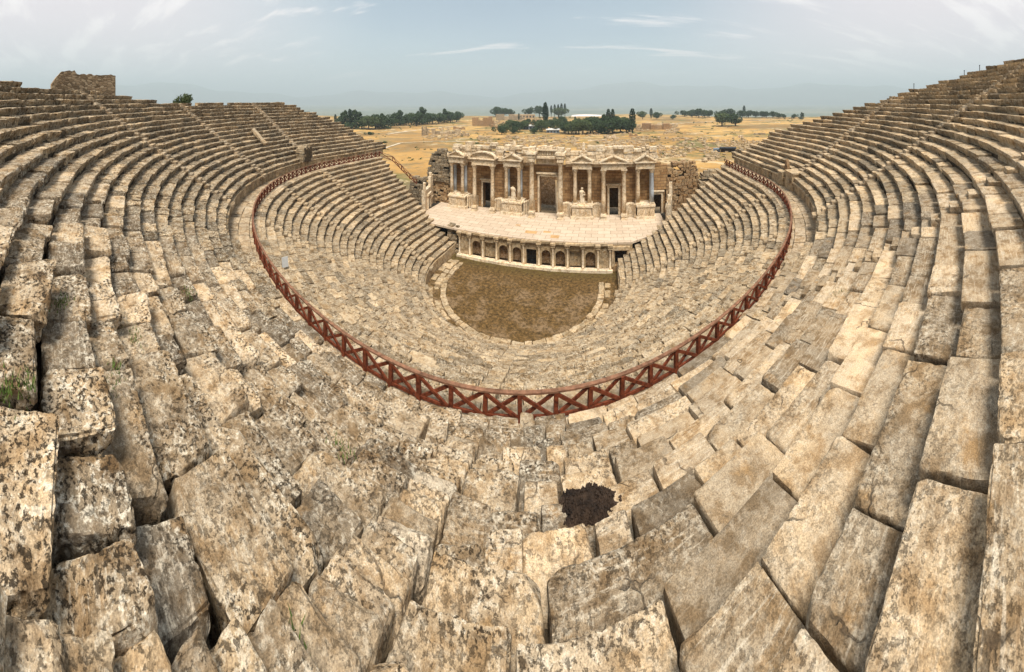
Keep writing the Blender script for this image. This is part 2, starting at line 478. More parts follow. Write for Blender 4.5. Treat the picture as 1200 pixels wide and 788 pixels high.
plane = wn('ShaderNodeCombineXYZ', X=div(sep.outputs[0]), Y=div(sep.outputs[1]), Z=0.).outputs[0]
mp = wn('ShaderNodeMapping', Vector=plane); mp.inputs['Rotation'].default_value = (0, 0, 1.0); mp.inputs['Scale'].default_value = (.30, 1.15, 1)
cn = wn('ShaderNodeTexNoise', Vector=mp.outputs[0], Scale=2.3, Detail=9, Roughness=.58, Distortion=.4).outputs[0]
dt = wn('ShaderNodeVectorMath', operation='DOT_PRODUCT'); nt.links.new(tc, dt.inputs[0]); dt.inputs[1].default_value = (.96, .28, 0)
ab = wn('ShaderNodeMath', operation='ABSOLUTE'); nt.links.new(dt.outputs['Value'], ab.inputs[0])
pk_ = wn('ShaderNodeMapRange', interpolation_type='SMOOTHSTEP'); nt.links.new(ab.outputs[0], pk_.inputs[0])
for i, x in enumerate((.35, .95, 0, .9)): pk_.inputs[i + 1].default_value = x
more = wn('ShaderNodeMath', operation='MULTIPLY_ADD'); nt.links.new(pk_.outputs[0], more.inputs[0]); more.inputs[1].default_value = .10; nt.links.new(cn, more.inputs[2])
cm = wn('ShaderNodeMapRange', interpolation_type='SMOOTHSTEP'); nt.links.new(more.outputs[0], cm.inputs[0])
for i, x in enumerate((.57, .70, 0, .9)): cm.inputs[i + 1].default_value = x
vn = wn('ShaderNodeTexNoise', Vector=plane, Scale=.16, Detail=3).outputs[0]
vm = wn('ShaderNodeMapRange', interpolation_type='SMOOTHSTEP'); nt.links.new(vn, vm.inputs[0])
for i, x in enumerate((.35, .65, .25, .75)): vm.inputs[i + 1].default_value = x
def wmix(f, a, b):
    n = N.new('ShaderNodeMix'); n.data_type = 'RGBA'
    for i, v in ((0, f), (6, a), (7, b)):
        if isinstance(v, bpy.types.NodeSocket): nt.links.new(v, n.inputs[i])
        elif i == 0: n.inputs[0].default_value = v
        else: n.inputs[i].default_value = (*v, 1)
    return n.outputs[2]
VEIL, CLOUD = (5.0, 6.1, 6.5), (9.4, 8.6, 8.5)
veil = wmix(vm.outputs[0], sky.outputs[0], VEIL)
veil = wmix(pk_.outputs[0], veil, (8.0, 7.0, 7.2))
fin = wmix(cm.outputs[0], veil, CLOUD)
nt.links.new(fin, bg.inputs[0]); bg.inputs[1].default_value = .064
sl = bpy.data.lights.new('sun', 'SUN'); so = bpy.data.objects.new('sun', sl); COL.objects.link(so)
sl.energy = 3.2; sl.angle = math.radians(20); sl.color = (1, .94, .85)
sd = Vector((math.sin(SUN_AZ) * math.cos(SUN_EL), math.cos(SUN_AZ) * math.cos(SUN_EL), math.sin(SUN_EL)))
so.rotation_euler = (-sd).to_track_quat('-Z', 'Y').to_euler()
so.location = (0, 0, 80)
S.view_settings.view_transform = 'Standard'; S.view_settings.look = 'None'; S.view_settings.exposure = 1.1; S.view_settings.gamma = 1
S.cycles.max_bounces = 5; S.cycles.diffuse_bounces = 3; S.cycles.volume_bounces = 0
S.cycles.use_denoising = True

# ------------------------------------------------------------------ ground
def path_r(u, v):
    return np.where(v > 0, np.abs(u), np.hypot(u, v))

def ground_z(u, v):
    u = np.asarray(u, float); v = np.asarray(v, float)
    d = np.hypot(u, v)
    P = np.stack([u, v, 0 * u], -1).reshape(-1, 3)
    n = (fbm(P / 60., 3) * sstep(40, 200, d).ravel()).reshape(u.shape)
    n2 = (fbm(P / 14. + 9, 3) * sstep(35, 90, d).ravel()).reshape(u.shape)
    z = np.interp(d, [0, 18, 40, 120, 250, 450, 640], [4.0, 4.0, 2.0, 0.0, -4, -8.5, -11.5]) + 1.4 * n + .5 * n2
    hill = 25 * sstep(22, -45, v) * sstep(20, 55, d) + 22 * sstep(-45, -160, v)
    z = z + hill
    ang = np.arctan2(u, v)
    edge = 690 + 60 * np.sin(ang * 5 + 1) + 50 * np.sin(ang * 11)
    drop = sstep(0, 1, (d - edge) / 900.) * 150
    z = z - drop * sstep(-260, 60, v)
    pr = path_r(u, v)
    cone = np.where(pr < R_LOW + .6, -.45, np.where(pr < 33, Z_LOW + (pr - R_LOW) * H_LOW / T_LOW - 2.2, 13.0 + (pr - 33) * RISE / TREAD - 1.6))
    inside = (v < 14.2) & (pr < 64)
    z = np.where(inside, np.minimum(z, cone), z)
    z = np.where((v >= 5.3) & (v < 14.2) & (pr < 24), -.5, z)
    return z

rad = np.concatenate([np.linspace(2, 70, 70), np.geomspace(72, 800, 90), np.geomspace(830, 20000, 50)])
nth = 300
th = np.linspace(0, 2 * PI, nth, endpoint=False)
U = rad[:, None] * np.sin(th); Vv = rad[:, None] * np.cos(th)
Z = ground_z(U, Vv)
GV = np.concatenate([np.stack([U, Vv, Z], -1).reshape(-1, 3), [[0, 0, -.45]]])
ii, jj = np.meshgrid(np.arange(len(rad) - 1), np.arange(nth), indexing='ij')
a = (ii * nth + jj).ravel(); b = (ii * nth + (jj + 1) % nth).ravel()
GQ = np.stack([a, a + nth, b + nth, b], 1)[:, ::-1]
cT = [(len(GV) - 1, j, (j + 1) % nth) for j in range(nth)]
GT = [(t[0], t[2], t[1]) for t in cT]
link('ground', mesh_from('ground', GV, GQ, M['ground'], True, None, GT), kind='structure')

# far hills across the valley
hv = []; hq = []
na, nr = 160, 7
for i in range(na + 1):
    a_ = math.radians(-140 + 260 * i / na)
    for j in range(nr + 1):
        t = j / nr
        r = 12500 + 4500 * t
        pk = 480 + 220 * math.sin(a_ * 3.1 + .4) + 150 * math.sin(a_ * 9 + 1) + 70 * math.sin(a_ * 23) + 35 * math.sin(a_ * 51 + 2)
        hv.append((r * math.sin(a_), r * math.cos(a_), -170 + (pk + 170) * math.sin(PI * min(1, t * 1.02) / 1.0) ** .9 if 0 < t < 1 else -190))
for i in range(na):
    for j in range(nr):
        p = i * (nr + 1) + j
        hq.append((p, p + nr + 1, p + nr + 2, p + 1))
link('hills', mesh_from('hills', hv, [q[::-1] for q in hq], M['hill'], True), kind='structure')

# ------------------------------------------------------------------ seating
def on_path(r, s):
    """point and outward angle at arc length s (0 = behind the axis, + towards +X) on the U-shaped line of radius r"""
    h = PI / 2 * r
    if abs(s) <= h:
        p = s / r
        return r * math.sin(p), -r * math.cos(p), p
    sg = 1 if s > 0 else -1
    return sg * r, abs(s) - h, sg * PI / 2

def place(V, u, v, psi, z, tilt=(0, 0, 0)):
    """local x -> along the row, y -> outwards"""
    R = rot(*tilt)
    V = V @ R.T
    ou, ov = math.sin(psi), -math.cos(psi)
    tx, ty = math.cos(psi), math.sin(psi)
    return np.stack([u + V[:, 0] * tx + V[:, 1] * ou, v + V[:, 0] * ty + V[:, 1] * ov, z + V[:, 2]], 1)

def q_of(r, s):
    """angle from the back of the theatre as seen from its centre, in degrees, signed"""
    u, v, _ = on_path(r, s)
    return math.degrees(math.atan2(u, -v))

RIM_L = ([0, 18, 40, 54, 87, 94, 100, 106, 110], [23.5, 23.2, 21.8, 19.2, 19.4, 16.4, 12.3, 7.2, 3.3])
RIM_R = ([0, 30, 58, 64, 71, 78, 86, 95, 105, 110], [23.5, 28, 30, 27.8, 25, 21.8, 18.1, 13.9, 9.3, 3.4])
def rim_n(q):
    return np.interp(abs(q), *(RIM_L if q < 0 else RIM_R))

def pittedness(u, v):
    psi = math.degrees(math.atan2(u, -v))
    return float(np.clip(.95 - sstep(9, 20, psi) * .7, 0, 1))

def chaos(u, v):
    psi = math.degrees(math.atan2(u, -v)); d = math.hypot(u - CAM[0], v - CAM[1])
    return float((1 - sstep(12, 17, psi)) * sstep(-22, -2, psi) * sstep(16, 9, d))

def split_row(r, s0, s1, lo, hi, R, short=None):
    """cut s0..s1 at the stairways, then into blocks; returns (start, end)"""
    cuts = []
    for p in (STAIRS if r < 33 else [q_ for q_ in STAIRS if abs(q_ + 11) > 1]):
        s = math.radians(p) * r
        if abs(p) > 90: s = math.copysign(PI / 2 * r + 1e9, p)
        if s0 + .5 < s < s1 - .5: cuts.append(s)
    out = []; a_ = s0
    for c in sorted(cuts) + [None]:
        b_ = (c - .48) if c is not None else s1
        s = a_
        while s < b_ - .05:
            L = R.uniform(lo, hi) * (short(s / r) if short else 1)
            if b_ - s - L < .55: L = b_ - s
            if L > hi * 1.6: L = L / 2
            out.append((s, s + L)); s += L
        a_ = (c + .48) if c is not None else s1
    return out

lower = thing('lower_seating', 'lower tier of pale stone seats curving down from the railing to the orchestra', 'seating tier')
upper = thing('upper_seating', 'tall upper tier of weathered stone seats rising behind the railing walkway', 'seating tier')

def wedge_of(s, r):
    """which wedge between two stairways a point of a row lies in"""
    p = math.degrees(s / r)
    return sum(1 for q in STAIRS if (q < p if abs(q) < 90 else (q < 0 or s > PI / 2 * r + 1e9)))
_wedges = {}
def wedge(tier, k):
    if (tier.name, k) not in _wedges: _wedges[(tier.name, k)] = link('seat_wedge', None, tier)
    return _wedges[(tier.name, k)]
R = np.random.default_rng(5)
# lower tier rows
for n in range(N_LOW):
    r = R_LOW + n * T_LOW; zt = Z_LOW + (n + 1) * H_LOW if n < N_LOW else Z_WALK
    ve_l = 5.7 + (r - 13) / 19.4 * 5.0 + R.uniform(-.4, .3); ve_r = 5.7 + (r - 13) / 19.4 * 7.0 + R.uniform(-.5, .3)
    mbs = {}
    for (s0, s1) in split_row(r, -PI / 2 * r - ve_l, PI / 2 * r + ve_r, .9, 2.0, R):
        sm = (s0 + s1) / 2
        u, v, psi = on_path(r + R.normal(0, .03), sm)
        L = s1 - s0 - R.uniform(.02, .07)
        q = math.degrees(math.atan2(u, -v))
        worn = .5 + .5 * sstep(-60, -20, q) * sstep(70, 30, q)
        V, Q = stone(L, T_LOW + .14, H_LOW + .12, .27, int(R.integers(1e9)), .5 + .2 * worn, .03, .2, .035 + .02 * worn, 1, (2, 3, 2))
        V = place(V, u, v, psi, zt + R.normal(0, .014), (R.normal(0, .014), R.normal(0, .010), R.normal(0, .012)))
        mbs.setdefault(wedge_of(sm, r), MB()).add(V, Q, tone=float(np.clip(R.normal(.58, .2), 0, 1)), pit=float(np.clip(R.normal(.45, .2), 0, 1)))
    for k_, mb in mbs.items(): mb.build('seat_row', M['seat_far'], wedge(lower, k_))
# stairways of the lower tier
for p in STAIRS:
    if abs(p) > 95: continue
    mb = MB()
    for n in range(N_LOW):
        for hstep in (0, 1):
            r = R_LOW + n * T_LOW - (T_LOW / 2) * (1 - hstep); zt = Z_LOW + (n + (1 + hstep) * .5) * H_LOW
            ps = math.radians(p)
            V, Q = stone(.9, T_LOW / 2 + .12, .34, .3, int(R.integers(1e9)), .4, .03, 0, .02, 0, (2, 1, 1))
            mb.add(place(V, r * math.sin(ps), -r * math.cos(ps), ps, zt - .03 + R.normal(0, .01)), Q, tone=float(R.uniform(.4, .8)), pit=.3)
    mb.build('stairway', M['seat_far'], lower)

def core(name, prof, v_l, v_r, parent, mat, smin=-PI / 2, smax=PI / 2):
    """solid ground under the rows: a stepped ring of (r, z) pairs, with straight ends and end walls down to zbot"""
    pts = []
    ths = list(np.linspace(-PI / 2, PI / 2, 120))
    V = []; nP = len(prof)
    cols = [('L', None)] + [('c', t) for t in ths] + [('R', None)]
    for kind, t in cols:
        for (r, z) in prof:
            if kind == 'c': V.append((r * math.sin(t), -r * math.cos(t), z))
            elif kind == 'L': V.append((-r, v_l(r), z))
            else: V.append((r, v_r(r), z))
    Q = []
    for i in range(len(cols) - 1):
        for j in range(nP - 1):
            p = i * nP + j
            Q.append((p, p + nP, p + nP + 1, p + 1))
    k = len(V)
    zb = min(z for r, z in prof) - 2.0
    for i in (0, len(cols) - 1):
        for j in range(nP): V.append((V[i * nP + j][0], V[i * nP + j][1], zb))
    for e, i in enumerate((0, len(cols) - 1)):
        for j in range(nP - 1):
            q = (i * nP + j, i * nP + j + 1, k + e * nP + j + 1, k + e * nP + j)
            Q.append(q if e == 0 else q[::-1])
    me = mesh_from(name, V, Q, mat)
    return link(name, me, parent)

prof = [(R_LOW + .3, -.5), (R_LOW + .3, Z_LOW + H_LOW - .2)]
for n in range(1, N_LOW):
    r = R_LOW + n * T_LOW
    prof += [(r + .3, Z_LOW + n * H_LOW - .2), (r + .3, Z_LOW + (n + 1) * H_LOW - .2)]
prof += [(35.6, Z_WALK - .2)]
core('earth_bank', prof, lambda r: 5.3 + (r - 13) / 19.4 * 5.0, lambda r: 5.3 + (r - 13) / 19.4 * 7.0, lower, M['rubblewall'])

# parapet round the orchestra and the kerb of slabs inside it
mb = MB()
r = R_LOW - .1
s = -PI / 2 * r - 6.2
while s < PI / 2 * r + 4.6:
    L = R.uniform(1.0, 1.9)
    u, v, psi = on_path(r, s + L / 2)
    q = math.degrees(math.atan2(u, -v))
    top = Z_LOW + .12 if q < -25 else (Z_LOW - .1 if q > 55 else Z_LOW - .35 * R.random())
    V, Q = stone(L - .02, .45, top + .4, .3, int(R.integers(1e9)), .35, .03, 0, .03, 1, (2, 1, 2))
    mb.add(place(V, u, v, psi, top), Q, tone=float(R.uniform(.5, .95)), pit=.25); s += L
mb.build('parapet', M['podium'], lower)

kerb = MB()
for ring, (r0, dp) in enumerate(((10.25, .75), (11.05, .85), (11.95, .8))):
    s = -PI / 2 * r0 - 3.6
    while s < PI / 2 * r0 + 2.2:
        L = R.uniform(.6, 1.5)
        u, v, psi = on_path(r0, s + L / 2)
        q = math.degrees(math.atan2(u, -v))
        if (ring == 0 or R.random() < .8) and not (q > 60 and ring == 2):
            V, Q = stone(L - .02, dp - .01, .45, .22, int(R.integers(1e9)), .8, .05, 0, .08, 1, (2, 2, 1))
            kerb.add(place(V, u, v, psi, .16 + R.normal(0, .06) + (.1 if ring == 0 else 0), (R.normal(0, .05), R.normal(0, .05), R.normal(0, .06))), Q, tone=float(R.uniform(.35, .95)), pit=.4)
        s += L
kerb.build('stone_kerb', M['podium'], None, label='ring of uneven pale slabs edging the brown orchestra floor', cat='kerb')

# orchestra floor
ov, oq = [], []
gx = np.linspace(-14, 14, 90); gy = np.linspace(-14, 6.2, 66)
GX, GY = np.meshgrid(gx, gy, indexing='ij')
GZ = .04 + .06 * fbm(np.stack([GX.ravel(), GY.ravel(), 0 * GX.ravel()], 1) * .8, 4)
ov = np.stack([GX.ravel(), GY.ravel(), GZ], 1)
ii, jj = np.meshgrid(np.arange(89), np.arange(65), indexing='ij'); p = (ii * 66 + jj).ravel()
oq = np.stack([p, p + 66, p + 67, p + 1], 1)
keep = (path_r(ov[oq[:, 0], 0], ov[oq[:, 0], 1]) < 13.4)
link('orchestra_floor', mesh_from('orchestra_floor', ov, oq[keep], M['orchestra'], True), kind='structure')

# walkway slabs behind the railing
mb = MB()
for k_, (r0, dp) in enumerate(((31.95, 1.0), (32.95, 1.0), (33.95, 1.25))):
    s = -PI / 2 * r0 - 11
    while s < PI / 2 * r0 + 13:
        L = R.uniform(.8, 1.8); u, v, psi = on_path(r0, s + L / 2)
        V, Q = stone(L - .02, dp - .02, .3, .3, int(R.integers(1e9)), .4, .03, 0, .03, 0, (2, 2, 1))
        mb.add(place(V, u, v, psi, Z_WALK + R.normal(0, .015), (R.normal(0, .01), R.normal(0, .01), 0)), Q, tone=float(R.uniform(.45, .85)), pit=.25); s += L
mb.build('walkway', M['seat'], None, kind='structure')

# upper tier: cut every row into blocks, the ones that show largest become objects of their own
WALL_L, WALL_R = -19.0, 46.0       # beyond these angles a podium wall replaces the two lowest rows
NMAX = 31
blocks = []                        # (row, s0, s1)
for n in range(NMAX):
    r = R_UP + n * TREAD
    near_lo, near_hi = (1.0, 2.3)
    for (s0, s1) in split_row(r, -PI / 2 * r - 16, PI / 2 * r + 16, near_lo, near_hi, R, lambda p: 1 + (.1 if n >= 8 else -.45) * math.exp(-((math.degrees(p) - 14) / 5.) ** 2) + .35 * float(sstep(17, 22, math.degrees(p)))):
        sm = (s0 + s1) / 2
        u, v, psi = on_path(r, sm)
        q = math.degrees(math.atan2(u, -v))
        if n > rim_n(q) + R.normal(0, .25): continue
        if n < 2 and (q < WALL_L or q > WALL_R): continue
        d = math.hypot(u - CAM[0], v - CAM[1]); az = abs(math.degrees(azim(u, v)))
        if az > 104 and d > 5: continue
        blocks.append([n, s0, s1, u, v, psi, q, d, az])
def shown(b):
    n, s0, s1, u, v, psi, q, d, az = b
    if az > 91: return 0
    h = max(CAM[2] - (Z_UP + n * RISE), .8); D2 = d * d + h * h
    return (s1 - s0) * (TREAD * h / math.sqrt(D2) + .25) / D2 * (1 + (h / d) ** 2) ** .5
order = sorted(range(len(blocks)), key=lambda i: -shown(blocks[i]))
single = set(order[:296])

rows = {}; run = 0
singles = []
ORD = 'zeroth first second third fourth fifth sixth seventh eighth ninth tenth eleventh twelfth thirteenth fourteenth fifteenth sixteenth seventeenth eighteenth nineteenth twentieth'.split()
ORD += ['twenty-' + o for o in ORD[1:10]] + ['thirtieth'] + ['thirty-' + o for o in ORD[1:10]]
TONES = ['grey-brown', 'tan', 'pale']
for i, (n, s0, s1, u, v, psi, q, d, az) in enumerate(blocks):
    r = R_UP + n * TREAD; zt = Z_UP + n * RISE
    ch = chaos(u, v); pt = pittedness(u, v)
    seed = int(R.integers(1e9))
    tone = float(np.clip(R.normal(.5 + .08 * (1 - pt), .3), 0, 1)); pit = float(np.clip(pt + R.normal(0, .15), 0, 1))
    L = s1 - s0 - R.uniform(.025, .07) - .04 * ch
    dr = R.normal(0, .04 + .07 * ch); dz = R.normal(0, .025 + .05 * ch) - .03 * ch
    tilt = (R.normal(0, .018 + .028 * ch), R.normal(0, .018 + .028 * ch), R.normal(0, .014 + .028 * ch))
    ou, ov_ = math.sin(psi), -math.cos(psi)
    uu, vv = u + ou * dr, v + ov_ * dr
    if i in single:
        run += 1
        D3 = math.hypot(d, CAM[2] - zt)
        res = float(np.clip(D3 * .0052, .022, .14))
        V, Q = stone(L, TREAD + .16, RISE + .16, res, seed, .28 + .55 * pit, .010 + .014 * pit, .15, .04 + .09 * ch, 1 + int(R.random() < .5) + int(2 * ch), (3, 3, 2))
        wear = stone.wear; grain = V.copy()
        if n in (12, 13) and 7.4 < q < 10.6: wear = np.maximum(wear, .9)
        V = place(V, uu, vv, psi, zt + dz, tilt)
        singles.append((n, (s0 + s1) / 2 / r, V, Q, tone, (pit, pit * (.38 + .62 * wear)), (uu, vv, zt + dz), psi, tilt, L, grain))
    else:
        res = .27 if d > 14 else .16
        V, Q = stone(L, TREAD + .16, RISE + .16, res, seed, .6 + .5 * pit, .04, .2, .06, 1, (2, 3, 2))
        V = place(V, uu, vv, psi, zt + dz, tilt)
        rows.setdefault((wedge_of((s0 + s1) / 2, r), n, run), MB()).add(V, Q, tone=tone, pit=pit)
for (k_, n, _), mb in sorted(rows.items()): mb.build('seat_row', M['seat_far'], wedge(upper, k_))

# objects for the nearest blocks
by_row = {}
for b in singles: by_row.setdefault(b[0], []).append(b)
dark_psi = math.radians(13.7)
for n, L_ in sorted(by_row.items()):
    L_.sort(key=lambda b: b[1])
    neg = [b for b in L_ if b[1] < dark_psi][::-1]; pos = [b for b in L_ if b[1] >= dark_psi]
    for side, lst in (('rim wall', neg), ('rim posts', pos)):
        for j, (n_, ps, V, Q, tone, pit, c, psi, tilt, L, grain) in enumerate(lst):
            look = TONES[0 if tone < .4 else 1 if tone < .62 else 2] + (' pitted' if pit[0] > .6 else ' worn')
            me = mesh_from('seat_block', V - np.array(c), Q, M['seat'], True, {'tone': np.full(len(V), tone), 'pit': pit[1], 'grain': grain}, None, 38)
            link('seat_block', me, None, label='%s block, %s tier above railing, %s from centreline toward %s' % (look, ORD[n + 1], ORD[j + 1], side),
                 cat='seat block', group='stone seat blocks of the upper tier', loc=c)

# stairs of the upper tier
for p in STAIRS:
    if abs(p) > 90: continue
    mb = MB(); ps = math.radians(p)
    for n in range(NMAX):
        if n > rim_n(p) or abs(p + 11) < 1: break
        if n < 2 and (p < WALL_L or p > WALL_R): continue
        for hs in (0, 1):
            r = R_UP + n * TREAD - (TREAD / 2) * (1 - hs); zt = Z_UP + (n - .5 + hs * .5) * RISE
            u, v = r * math.sin(ps), -r * math.cos(ps)
            d = math.hypot(u - CAM[0], v - CAM[1])
            if abs(math.degrees(azim(u, v))) > 104 and d > 5: continue
            near = d < 13
            V, Q = stone(.93, TREAD / 2 + .2, .46, .05 if near else .3, int(R.integers(1e9)), .8, .05, 0, .05, 1, (2, 2, 1))
            pit = pittedness(u, v) * R.uniform(.25, .8)
            mb.add(place(V, u, v, ps, zt - .04 + R.normal(0, .03), (R.normal(0, .03), R.normal(0, .03), R.normal(0, .04))), Q, tone=float(R.uniform(.3, .8)), pit=pit)
    if mb.n: mb.build('stairway', M['seat'], upper, smooth=False)

prof = [(R_UP + .1, Z_WALK - .5), (R_UP + .1, Z_UP - .3)]
for n in range(1, NMAX):
    r = R_UP + n * TREAD
    prof += [(r + .25, Z_UP + (n - 1) * RISE - .25), (r + .25, Z_UP + n * RISE - .25)]
# earth core follows the broken rim: built ring by ring only where rows survive
V = []; Q = []; cnt = 0
mbc = MB()
for n in range(NMAX):
    r0 = R_UP + n * TREAD + .22; r1 = r0 + TREAD; z1 = Z_UP + n * RISE - .5; z0 = z1 - RISE - .1
    ss = np.linspace(-PI / 2 * r0 - 16, PI / 2 * r0 + 16, 240)
    for a_, b_ in zip(ss[:-1], ss[1:]):
        u, v, psi = on_path(r0, (a_ + b_) / 2); q = math.degrees(math.atan2(u, -v))
        if n > rim_n(q) - .2: continue
        if n < 2 and (q < WALL_L or q > WALL_R): continue
        P = []
        for s_ in (a_, b_):
            for (rr, zz) in ((r0, z0), (r0, z1), (r1, z1), (r1, z0 - 1.2)):
                uu, vv, _ = on_path(rr, s_ * rr / r0 if abs(s_) <= PI / 2 * r0 else math.copysign(PI / 2 * rr + abs(s_) - PI / 2 * r0, s_))
                P.append((uu, vv, zz))
        mbc.add(P, [(0, 4, 5, 1), (1, 5, 6, 2), (2, 6, 7, 3)])
mbc.build('earth_bank', M['core'], upper)

# podium wall of upright slabs at the foot of the upper tier
zt = Z_UP + 2 * RISE - RISE - .02
for (qa, qb) in ((-PI / 2 * 35 - 14.5, math.radians(WALL_L) * 35), (math.radians(WALL_R) * 35, PI / 2 * 35 + 14.0)):
    mb = MB(); s = qa
    while s < qb:
        L = R.uniform(.75, 1.15); u, v, psi = on_path(34.95, s + L / 2)
        V, Q = stone(L - .07, .35 + R.uniform(-.05, .08), zt - Z_WALK + .1, .25, int(R.integers(1e9)), .35, .03, 0, .02, 1, (2, 1, 3))
        mb.add(place(V, u, v, psi, zt - .16 - R.uniform(0, .06)), Q, tone=float(R.uniform(.05, 1)), pit=float(R.uniform(.2, .9)))
        s += L
    s = qa
    while s < qb:
        L = R.uniform(1.2, 2.0); u, v, psi = on_path(34.8, s + L / 2)
        V, Q = stone(L - .03, .9, .2, .25, int(R.integers(1e9)), .4, .04, 0, .02, 1, (2, 2, 1))
        mb.add(place(V, u, v, psi, zt + .04), Q, tone=float(R.uniform(.4, .9)), pit=.35)
        s += L
    mb.build('podium_wall', M['podium'], upper)

# ------------------------------------------------------------------ timber railing
rail = thing('timber_railing', 'red-brown timber railing with crossed braces curving round the walkway', 'railing', (0, 0, Z_WALK))
S0, S1 = -PI / 2 * R_RAIL - 10.6, PI / 2 * R_RAIL + 13.5
sc0 = math.radians(11.5) * R_RAIL
NB = 96; step = (S1 - S0) / NB
pts = [on_path(R_RAIL, S0 + i * step) for i in range(NB + 1)]
# the railing turns at its far end and runs down beside the stairs
ex = [(-30.4, 12.2, 12.6), (-28.4, 12.6, 10.9), (-26.6, 13.0, 9.3), (-25.2, 13.3, 8.3)]
P3 = [(u, v, Z_WALK) for u, v, _ in pts]
full = ex[::-1] + P3
post0 = None
pm = MB().box((0, 0, .5), (.16, .16, 1.04), tone=.5)
post_me = None
for i, (u, v, z) in enumerate(full[:100]):
    j = min(i + 1, len(full) - 1); a_ = math.atan2(full[j][1] - full[j - 1][1], full[j][0] - full[j - 1][0])
    if post_me is None:
        o = pm.build('post', M['wood'], rail); post_me = o.data
    else: o = link('post', post_me, rail)
    o.location = (u, v, z - Z_WALK); o.rotation_euler = (R.normal(0, .02), R.normal(0, .02), a_ + R.normal(0, .05))
for nm, hz, w_, h_ in (('top_rail', 1.04, .15, .07), ('bottom_rail', .14, .07, .12)):
    mb = MB()
    for a_, b_ in zip(full[:-1], full[1:]):
        mb.bar((a_[0], a_[1], a_[2] - Z_WALK + hz), (b_[0], b_[1], b_[2] - Z_WALK + hz), w_, h_)
    mb.build(nm, M['toprail'] if nm == 'top_rail' else M['wood'], rail)
for a_, b_ in zip(full[:-1], full[1:]):
    a3 = np.array(a_) - (0, 0, Z_WALK); b3 = np.array(b_) - (0, 0, Z_WALK)
    mb = MB()
    dx = (b3 - a3) / np.linalg.norm(b3 - a3); nn = np.array([-dx[1], dx[0], 0]) * .035
    mb.bar(a3 + (0, 0, .08) + nn, b3 + (0, 0, .98) + nn, .07, .12); mb.bar(a3 + (0, 0, .98) - nn, b3 + (0, 0, .08) - nn, .07, .12)
    mb.build('cross_brace', M['wood'], rail)

# ------------------------------------------------------------------ stage: paved floor and its front wall
floor = MB()
floor.add([(-21.4, 5.9, Z_STAGE), (-13.0, 5.62, Z_STAGE), (15.0, 5.62, Z_STAGE), (21.4, 9.8, Z_STAGE), (21.4, 17.6, Z_STAGE), (-21.4, 17.6, Z_STAGE)], [(0, 1, 2, 3), (0, 3, 4, 5)])
floor.add([(-13.0, 5.62, Z_STAGE), (15.0, 5.62, Z_STAGE), (15.0, 5.62, Z_STAGE - .3), (-13.0, 5.62, Z_STAGE - .3), (-21.4, 5.9, Z_STAGE), (-21.4, 5.9, Z_STAGE - .3), (21.4, 9.8, Z_STAGE), (21.4, 9.8, Z_STAGE - .3)], [(0, 3, 2, 1), (4, 5, 3, 0), (1, 2, 7, 6)])
floor.build('stage_floor', M['paving'], None, kind='structure')
mb = MB()
for (x, y, w_, d_) in ((-.6, 8.2, 1.9, 1.0), (1.9, 8.8, 1.2, .7), (3.4, 7.2, 1.3, 1.1), (-3.4, 10.6, .8, .5)):
    mb.box((x, y, Z_STAGE + .004), (w_, d_, .012), tone=.9)
mb.build('replaced_slabs', plain('ochre_slab', (.45, .27, .12), .9, .25, 2), None, kind='structure')

front = thing('proscenium', 'low stage front wall with niches, half columns and doors facing the orchestra', 'stage wall', (0, 5.6, 0))
V0 = 0.0   # local y of the wall face
PC = [-11.9, -10.1, -7.85, -5.55, -3.35, -1.2, 1.2, 3.35, 5.55, 7.85, 10.1, 11.9]
kinds = ['plain', 'arch', 'rect', 'arch', 'arch', 'door', 'arch', 'arch', 'rect', 'arch', 'plain']
H = 3.55
for a_, b_, kd in zip(PC[:-1], PC[1:], kinds):
    mb = MB(); g = .27
    if kd == 'plain':
        for k_ in range(6):
            z0 = .45 + k_ * (H - .45) / 6
            x = a_
            while x < b_ - .05:
                L = min(R.uniform(.5, .9), b_ - x)
                mb.box((x + L / 2, .35, z0 + .26), (L - .02, .5 + R.uniform(-.04, .04), .5), jit=.02, pit=.5); x += L
    elif kd == 'arch': mb.arch(a_, b_, .45, H, a_ + g + .1, b_ - g - .1, 2.1, .1, .82, tone=.5)
    elif kd == 'rect': mb.arch(a_, b_, .45, H, a_ + g, b_ - g, 2.9, .1, .8, rise=0, tone=.5)
    else: mb.arch(a_, b_, .2, H, a_ + .4, b_ - .4, 2.75, .05, .9, rise=0, tone=.7)
    mb.build('niche' if kd in ('arch', 'rect') else ('doorway' if kd == 'door' else 'wall_panel'), M['podium'], front)
    if kd == 'arch' or kd == 'rect':
        mb = MB(); mb.box(((a_ + b_) / 2, .92, 1.9), (b_ - a_ - .05, .14, 2.9), tone=.25, pit=.8)
        if kd == 'rect':
            mb = MB()
            for k_ in range(5):
                for c_ in range(3):
                    mb.box((a_ + .3 + (b_ - a_ - .6) * (c_ + .5) / 3, .68, .7 + .5 * k_), ((b_ - a_ - .6) / 3 - .02, .2, .48), jit=.015, pit=.5)
        mb.build('niche_back', M['ruin'] if kd == 'arch' else M['podium'], front)
# grille in the middle door
gm = MB()
for x in np.linspace(-.75, .75, 7): gm.box((x, .45, 1.5), (.035, .035, 2.5), tone=.5)
for z in (.5, 1.5, 2.5): gm.box((0, .45, z), (1.6, .04, .05), tone=.5)
gm.box((0, .45, 1.5), (.1, .06, 2.5), tone=.5)
gm.build('door_grille', M['iron'], front)
